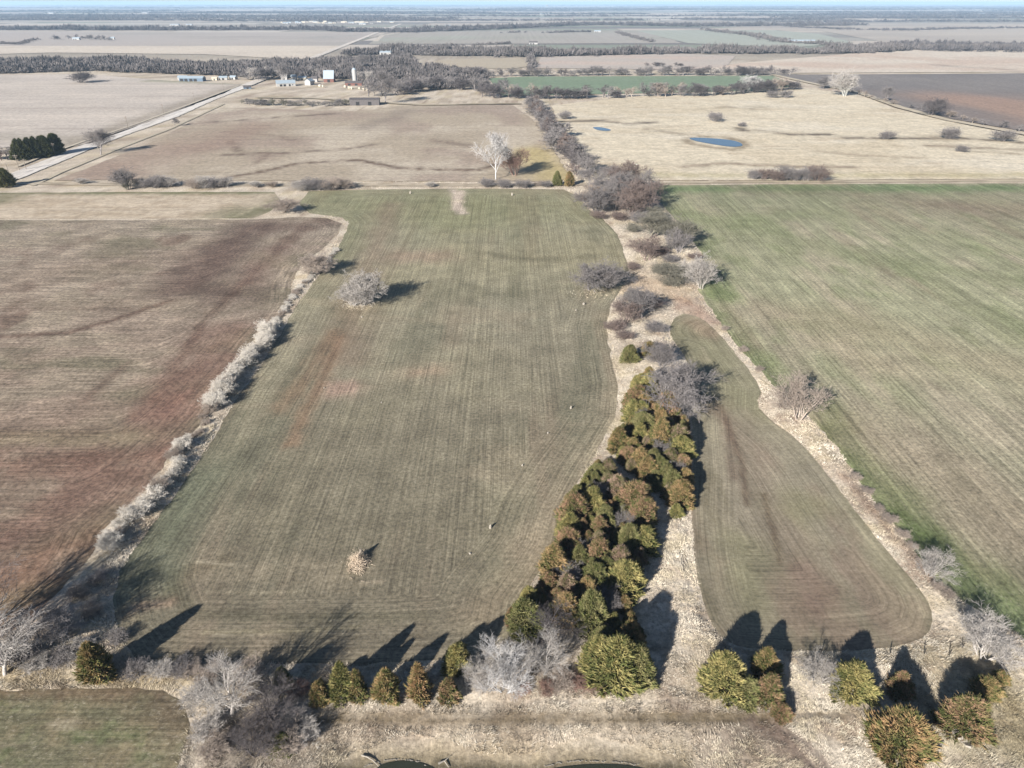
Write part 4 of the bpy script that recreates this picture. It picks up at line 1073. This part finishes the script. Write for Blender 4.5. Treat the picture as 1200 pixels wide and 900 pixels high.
Bd(215, 93.5, 14, 8, 4, 6, 0, M_WALL, M_METAL, 'small white building behind the long machine shed', 'shed', [(0, 3, 3)], name='shed')
Bd(335, 100.5, 26, 17, 4, 7.6, math.radians(20), M_WALL, M_METAL, 'wide white farm house with dark open porch bays and bright roof', 'house', [(-7, 3.4, 2.8), (-2, 3.4, 2.8), (5, 2.4, 2.8)], [(9, 1.6, 1.3, 1.2)], name='farm_house', chimney=True)
Bd(334, 94, 9, 8, 6, 9, 0, M_WALL, M_WALL, 'narrow white outbuilding behind the wide farm house', 'shed', [(0, 2, 3)], name='outbuilding')
Bd(345, 94.5, 8, 7, 6, 8.5, 0, M_WALL, M_METAL, 'second narrow white outbuilding, near the wide farm house', 'shed', [(0, 2, 3)], name='outbuilding')
Bd(363, 99.5, 12, 9, 5.5, 8.5, math.radians(75), M_WALL, M_METAL, 'white gabled cottage between the farm house and the tall barn', 'house', [(-2, 1.2, 2.2)], [(2.5, 1.4, 1.3, 1.2)], name='cottage', chimney=True)
Bd(369, 96, 9, 7, 5, 8, 0, M_WALL, M_DARKR, 'dark-roofed white shed behind the gabled cottage', 'shed', [(0, 2, 2.6)], name='shed')
Bd(355, 94, 12, 8, 4, 6, 0, M_CREAM, M_METAL, 'cream shed behind the farm trees', 'shed', [(0, 3, 3)], name='shed')
Bd(386.5, 96, 15, 13, 5.5, 16, 0, M_RED, M_METAL, 'tall barn with a steep pale blue metal roof', 'barn', [(0, 4, 4)], name='barn')
Bd(415, 100, 24, 9, 3.6, 6, 0, M_RED, M_DARKR, 'low red-brown shed at the foot of the silo', 'shed', [(-6, 4, 2.6), (4, 4, 2.6)], name='shed')
Bd(428, 123, 34, 10, 6.5, 8, math.radians(3), M_DARKR, M_DARKR, 'dark long shed at the corner of the stubble field', 'shed', [(-8, 4, 4), (6, 4, 4)], name='shed')
Bd(252, 94, 8, 6, 3, 4.6, 0, M_CREAM, M_CREAM, 'small cream shed just east of the machine shed', 'shed', [(0, 2, 2.2)], name='shed')
Bd(262, 93.5, 12, 7, 3.4, 5.4, .2, M_WALL, M_METAL, 'white shed under the trees east of the machine shed', 'shed', [(0, 3, 2.6)], name='shed')
Bd(274, 93, 10, 7, 3.4, 5.4, -.3, M_WALL, M_METAL, 'white shed nearest the road under the farm trees', 'shed', [(0, 3, 2.6)], name='shed')
Bd(290, 104, 10, 6, 2.2, 3.4, .4, M_BLUE, M_DARKR, 'low blue-grey lean shed where the farm lane meets the road', 'shed', [(0, 2.4, 1.8)], name='shed')
for i, (x, y, L, lb) in enumerate([(90, 47, 22, 'small white farmhouse in the far windbreak'), (205, 30, 46, 'long white hall, western of the pair far beyond the tan fields'), (222, 30, 30, 'white hall, eastern of the pair far beyond the tan fields'), (132, 46.5, 14, 'small pale building at the end of the far windbreak'),
    (928, 50, 26, 'western of three white buildings in the distant woods'), (938, 50, 28, 'middle one of three white buildings in the distant woods'), (949, 50, 26, 'eastern of three white buildings in the distant woods'), (700, 38, 26, 'white building beside the windbreak on the pale ridge'),
    (335, 28, 30, 'white-roofed building on the western edge of the distant village'), (350, 27.5, 36, 'larger white building of the distant village'), (425, 29, 34, 'pale building at the distant crossroads'), (412, 27.5, 30, 'pale barn just west of the distant crossroads'),
    (638, 17, 90, 'broad white hall far out near the horizon'), (525, 31, 24, 'small white building on the distant ridge'), (445, 62, 22, 'dark-roofed shed inside the middle woods'), (452, 64, 26, 'white-roofed shed inside the middle woods'), (625, 52, 24, 'dark shed on the near edge of the distant tree line'),
    (60, 16, 60, 'white building near the horizon in the west'), (170, 15.5, 70, 'long white building near the horizon'), (1150, 17, 70, 'bright building near the horizon in the east'), (1080, 16, 60, 'pale building near the horizon in the east')]):
    Bd(x, y, L, L*.45, 5 if L < 50 else 8, 8 if L < 50 else 12, 0, M_WALL, M_DARKR if 'dark' in lb else M_METAL, lb, 'building', [(0, 4, 3.5), (-L*.3, 4, 3.5)], name='distant_building')
rr = random.Random(4)
for i in range(46):
    cx, cy = rr.choice([(370, 27, ), (400, 27), (420, 26.5), (590, 13), (1120, 15), (560, 14)])
    o = Bd(cx+rr.uniform(-45, 45), cy+rr.uniform(-1.2, 1.2), rr.uniform(16, 30), 12, 4, 7, rr.uniform(-.2, .2), rr.choice([M_WALL, M_CREAM]), rr.choice([M_METAL, M_DARKR, M_CREAM]), 'small pale house of a distant village', 'house', [(0, 2, 2.2)], name='village_house')
    o['group'] = 'houses of the distant villages'
# silo
x, y = G(416.5, 99)
e = empty('silo', (x, y, 0)); tag(e, 'tall white silo with a domed cap beside the barn', 'silo')
MB().tube([(0, 0, 0), (0, 0, 17)], [2.6, 2.6], 20).build('wall', M_WALL, e)
MB().tube([(0, 0, 17), (0, 0, 18), (0, 0, 18.8), (0, 0, 19.2)], [2.7, 2.2, 1.3, .2], 20).build('dome', M_METAL, e)
MB().box((-2.75, 0, 8.5), (.3, .8, 17)).build('ladder_chute', M_METAL, e)
# water tower near the horizon
x, y = G(641, 9.5)
e = empty('water_tower', (x, y, 0)); tag(e, 'white water tower standing above the far horizon', 'water tower')
MB().tube([(0, 0, 0), (0, 0, 4), (0, 0, 30), (0, 0, 34)], [9, 5, 5, 9], 20).build('shaft', M_WALL, e)
MB().tube([(0, 0, 34), (0, 0, 38), (0, 0, 46), (0, 0, 52), (0, 0, 55)], [9, 20, 24, 18, 3], 24).build('tank', M_WALL, e)
# round bales and clutter in the farmyard
for i, (x, y) in enumerate([(405, 103), (409, 104), (413, 104.5), (422, 105), (427, 106), (431, 107), (375, 102), (379, 102.5)]):
    o = MB().tube([(-1, 0, .95), (1, 0, .95)], [.95, .95], 16).build('hay_bale', M_CREAM); o.location = (*G(x, y), 0); o.rotation_euler = (0, 0, RS.uniform(0, 3)); o.scale = (1.5, 1.5, 1.5)
    tag(o, 'pale round bale on the bare ground below the silo', 'bale', 'bales below the silo')

# utility poles along the road
def pole(px, py, h, label, group=None):
    e = empty('utility_pole', (*G(px, py), 0), RS.uniform(-.1, .1)); tag(e, label, 'pole', group)
    MB().tube([(0, 0, 0), (0, 0, h)], [.22, .15], 8).build('post', M_TIMBER, e)
    a = MB().box((0, -.2, h-.7), (3.2, .14, .18)).box((0, -.2, h-1.5), (2.2, .12, .14)).build('crossarm', M_TIMBER, e)
    for s in (-1.4, -.5, .5, 1.4): MB().tube([(s, -.2, h-.6), (s, -.2, h-.35)], [.07, .05], 6).build('insulator', M_WALL, a)
    return e
pole(23, 200, 9.5, 'tallest utility pole, in the middle of three beside the road corner')
pole(11, 205, 6.5, 'short utility pole at the road corner nearest the picture edge')
pole(31, 199, 6.5, 'short utility pole nearest the dark evergreens')
pole(65, 183, 8.5, 'utility pole in front of the end of the dark evergreens')
for (x, y) in [(150, 150), (192, 134), (228, 119), (262, 106)]: pole(x, y, 9, 'utility pole on the far stretch of the gravel road', 'poles on the far road')

# fence posts on the bottom verge
def tpost(px, py, h, label):
    o = MB().box((0, 0, h/2-.1), (.07, .05, h)).box((.05, 0, h/2), (.03, .16, h*.9)).build('fence_post', M_STEEL)
    o.location = (*G(px, py), .2); o.rotation_euler = (RS.uniform(-.04, .04), RS.uniform(-.04, .04), 0)
    return tag(o, label, 'fence post')
tpost(960, 772, 1.9, 'dark fence post between pale bush and solitary cedar')
tpost(1082, 768, 1.5, 'dark fence post below the rounded corner of the triangular field')
tpost(1111, 770, 1.8, 'dark fence post west of the pale many-stemmed tree')
tpost(1126, 762, 1.5, 'dark fence post close against the pale many-stemmed tree')
tpost(1042, 767, 1.3, 'dark fence post behind the small rusty cedar')
x, y = G(966, 800)
o = MB().tube([(0, 0, 0), (.1, 0, .9), (.35, 0, 1.7)], [.16, .14, .1], 8).build('leaning_post', M_CONC); o.location = (x, y, .2); tag(o, 'pale leaning timber post beside the solitary yellow-green cedar', 'post')

# broken concrete by the brown cedar
def slab(px, py, w, d, tl, rz, label):
    m = MB(); rn = random.Random(int(px*7+py)); n = 7
    ring = [(math.cos(6.283*k/n)*w/2*rn.uniform(.7, 1.1), math.sin(6.283*k/n)*d/2*rn.uniform(.7, 1.1)) for k in range(n)]
    m.face([(x, y, .28) for x, y in ring]); m.face([(x, y, 0) for x, y in ring][::-1])
    for k in range(n):
        a, b = ring[k], ring[(k+1) % n]; m.face([(a[0], a[1], 0), (b[0], b[1], 0), (b[0], b[1], .28), (a[0], a[1], .28)])
    o = m.build('concrete_slab', M_CONC); o.location = (*G(px, py), .45); o.rotation_euler = (tl[0], tl[1], rz); tag(o, label, 'concrete slab'); return o
slab(1117, 862, 1.6, 1.2, (.4, .2), .3, 'broken concrete slab closest to the brown cedar')
slab(1122, 867, 1.5, 1.0, (-.2, .5), 1.2, 'broken concrete slab in the middle of the pile')
slab(1129, 870, 2.0, 1.2, (.3, -.3), .7, 'largest broken concrete slab of the pile')
slab(1132, 876, 1.6, .9, (.1, .4), 2.0, 'lowest broken concrete slab of the pile')
slab(1138, 856, 1.5, .8, (.2, .1), .1, 'separate pale concrete slab in the grass behind the pile')
slab(1097, 868, 1.2, .7, (.2, .2), 1.5, 'small pale concrete lump west of the pile, upper')
slab(1101, 874, 1.1, .6, (.3, .1), .5, 'small pale concrete lump west of the pile, lower')

# pale stones lying in the big field
def stone(px, py, w, h, label):
    r2 = np.random.default_rng(int(px)); m = MB()
    w *= .6; h *= .6; m.tube([(0, 0, -.05), (0, 0, h*.35), (.05, 0, h*.8), (.06, .02, h)], [w*.5, w*.55, w*.4, w*.15], 8)
    m.v = [(x+r2.normal()*w*.05, y+r2.normal()*w*.05, z+r2.normal()*h*.03) for x, y, z in m.v]
    o = m.build('field_stone', M_CONC); o.location = (*G(px, py), .03); return tag(o, label, 'stone')
for a in [(574.5, 619, .8, 1.5, 'largest upright pale stone in the lower middle of the big field'), (669, 479, .8, 1.4, 'upright pale stone near the bulge of the pale verge'), (642, 508, .6, .7, 'small pale stone north of the middle of the big field, west of the verge bulge'), (612, 546, .6, .7, 'small pale stone midway between the largest stone and the verge bulge'),
    (551, 649, .8, .4, 'flat pale stone southwest of the largest stone'), (684, 357, 1.4, 1.2, 'round pale stone below the island of grey-brown trees'), (675, 364, .7, .8, 'small pale stone beside the round one below the tree island'), (481, 227, 1.6, 2.4, 'western pale upright stone at the top of the big field'),
    (600, 229, 1.6, 2.4, 'eastern pale upright stone at the top of the big field'), (447, 357+115, .5, .5, 'tiny pale stone in the western middle of the big field'), (424, 372, .9, .7, 'pale stone just below the lone pale tree'), (380, 455, .6, .5, 'tiny pale stone by the bare clay patch')]:
    stone(*a)
# brush pile in the big field
x, y = G(420, 660)
e = empty('brush_pile', (x, y, 0), 0, .85); tag(e, 'pale heap of brush and dry stalks in the lower big field', 'brush pile')
rn = np.random.default_rng(8); S = []; S2 = []
for i in range(700):
    p = np.array([rn.normal()*.95, rn.normal()*1.6, 0]); hmax = 2.0*math.exp(-(p[0]/1.3)**2-(p[1]/2.2)**2)+.15
    p[2] = rn.uniform(0, hmax); d = rn.normal(size=3)*[1, 1, .8]+[0, 0, .5]; d /= np.linalg.norm(d)
    (S if i % 3 else S2).append([*p, *(p+d*rn.uniform(.5, 1.2)), .045, .015])
V, Fc = prisms(S+S2, 3); link('brush', np_mesh('brush', V, Fc, M_TWIG), e, color=C(232, 212, 188, 1.2))
MB().tube([(.3, 1.6, 0), (.35, 1.65, 1.2), (.45, 1.7, 2.4)], [.5, .55, .2], 9).build('stump', M_TIMBER, e)

# driftwood and ice at the pond edge
def branch(pts, r0, label, seed):
    rn = random.Random(seed); L = [(*G(*p), .15+.1*rn.random()) for p in pts]
    m = MB().tube(L, [r0*(1-.7*i/(len(L)-1)) for i in range(len(L))], 7)
    for i in range(1, len(L)-1):
        a = rn.uniform(0, 6.28); m.tube([L[i], (L[i][0]+math.cos(a)*.9, L[i][1]+math.sin(a)*.9, L[i][2]+.4)], [r0*.4, .01], 5)
    o = m.build('fallen_branch', M_CONC); return tag(o, label, 'branch')
branch([(424, 886), (430, 888), (437, 892), (444, 899)], .14, 'curved pale branch lying on the western mud of the pond', 1)
branch([(514, 896), (521, 893), (526, 900)], .16, 'short pale snag sticking out of the mud between the pond arms', 2)
def rim(px, label):
    L = GP(px); m = MB(); rn = random.Random(3)
    for i in range(len(L)-1):
        k = int(np.hypot(*(L[i+1]-L[i]))/.35)+1
        for j in range(k):
            if rn.random() < .25: continue
            p = L[i]+(L[i+1]-L[i])*j/k
            m.box((p[0]+rn.uniform(-.1, .1), p[1]+rn.uniform(-.1, .1), .09), (rn.uniform(.15, .4), rn.uniform(.05, .13), .03), rn.uniform(-.5, .5))
    o = m.build('ice_edge', M_CONC); tag(o, kind='stuff')
rim([(425, 901), (432, 896), (448, 892), (470, 890), (488, 892), (500, 898)], '')
rim([(636, 899), (650, 895), (680, 892), (720, 893), (750, 897)], '')
print('objects', len(bpy.data.objects), 'belt', len(BELT_PTS), 'tufts', n)
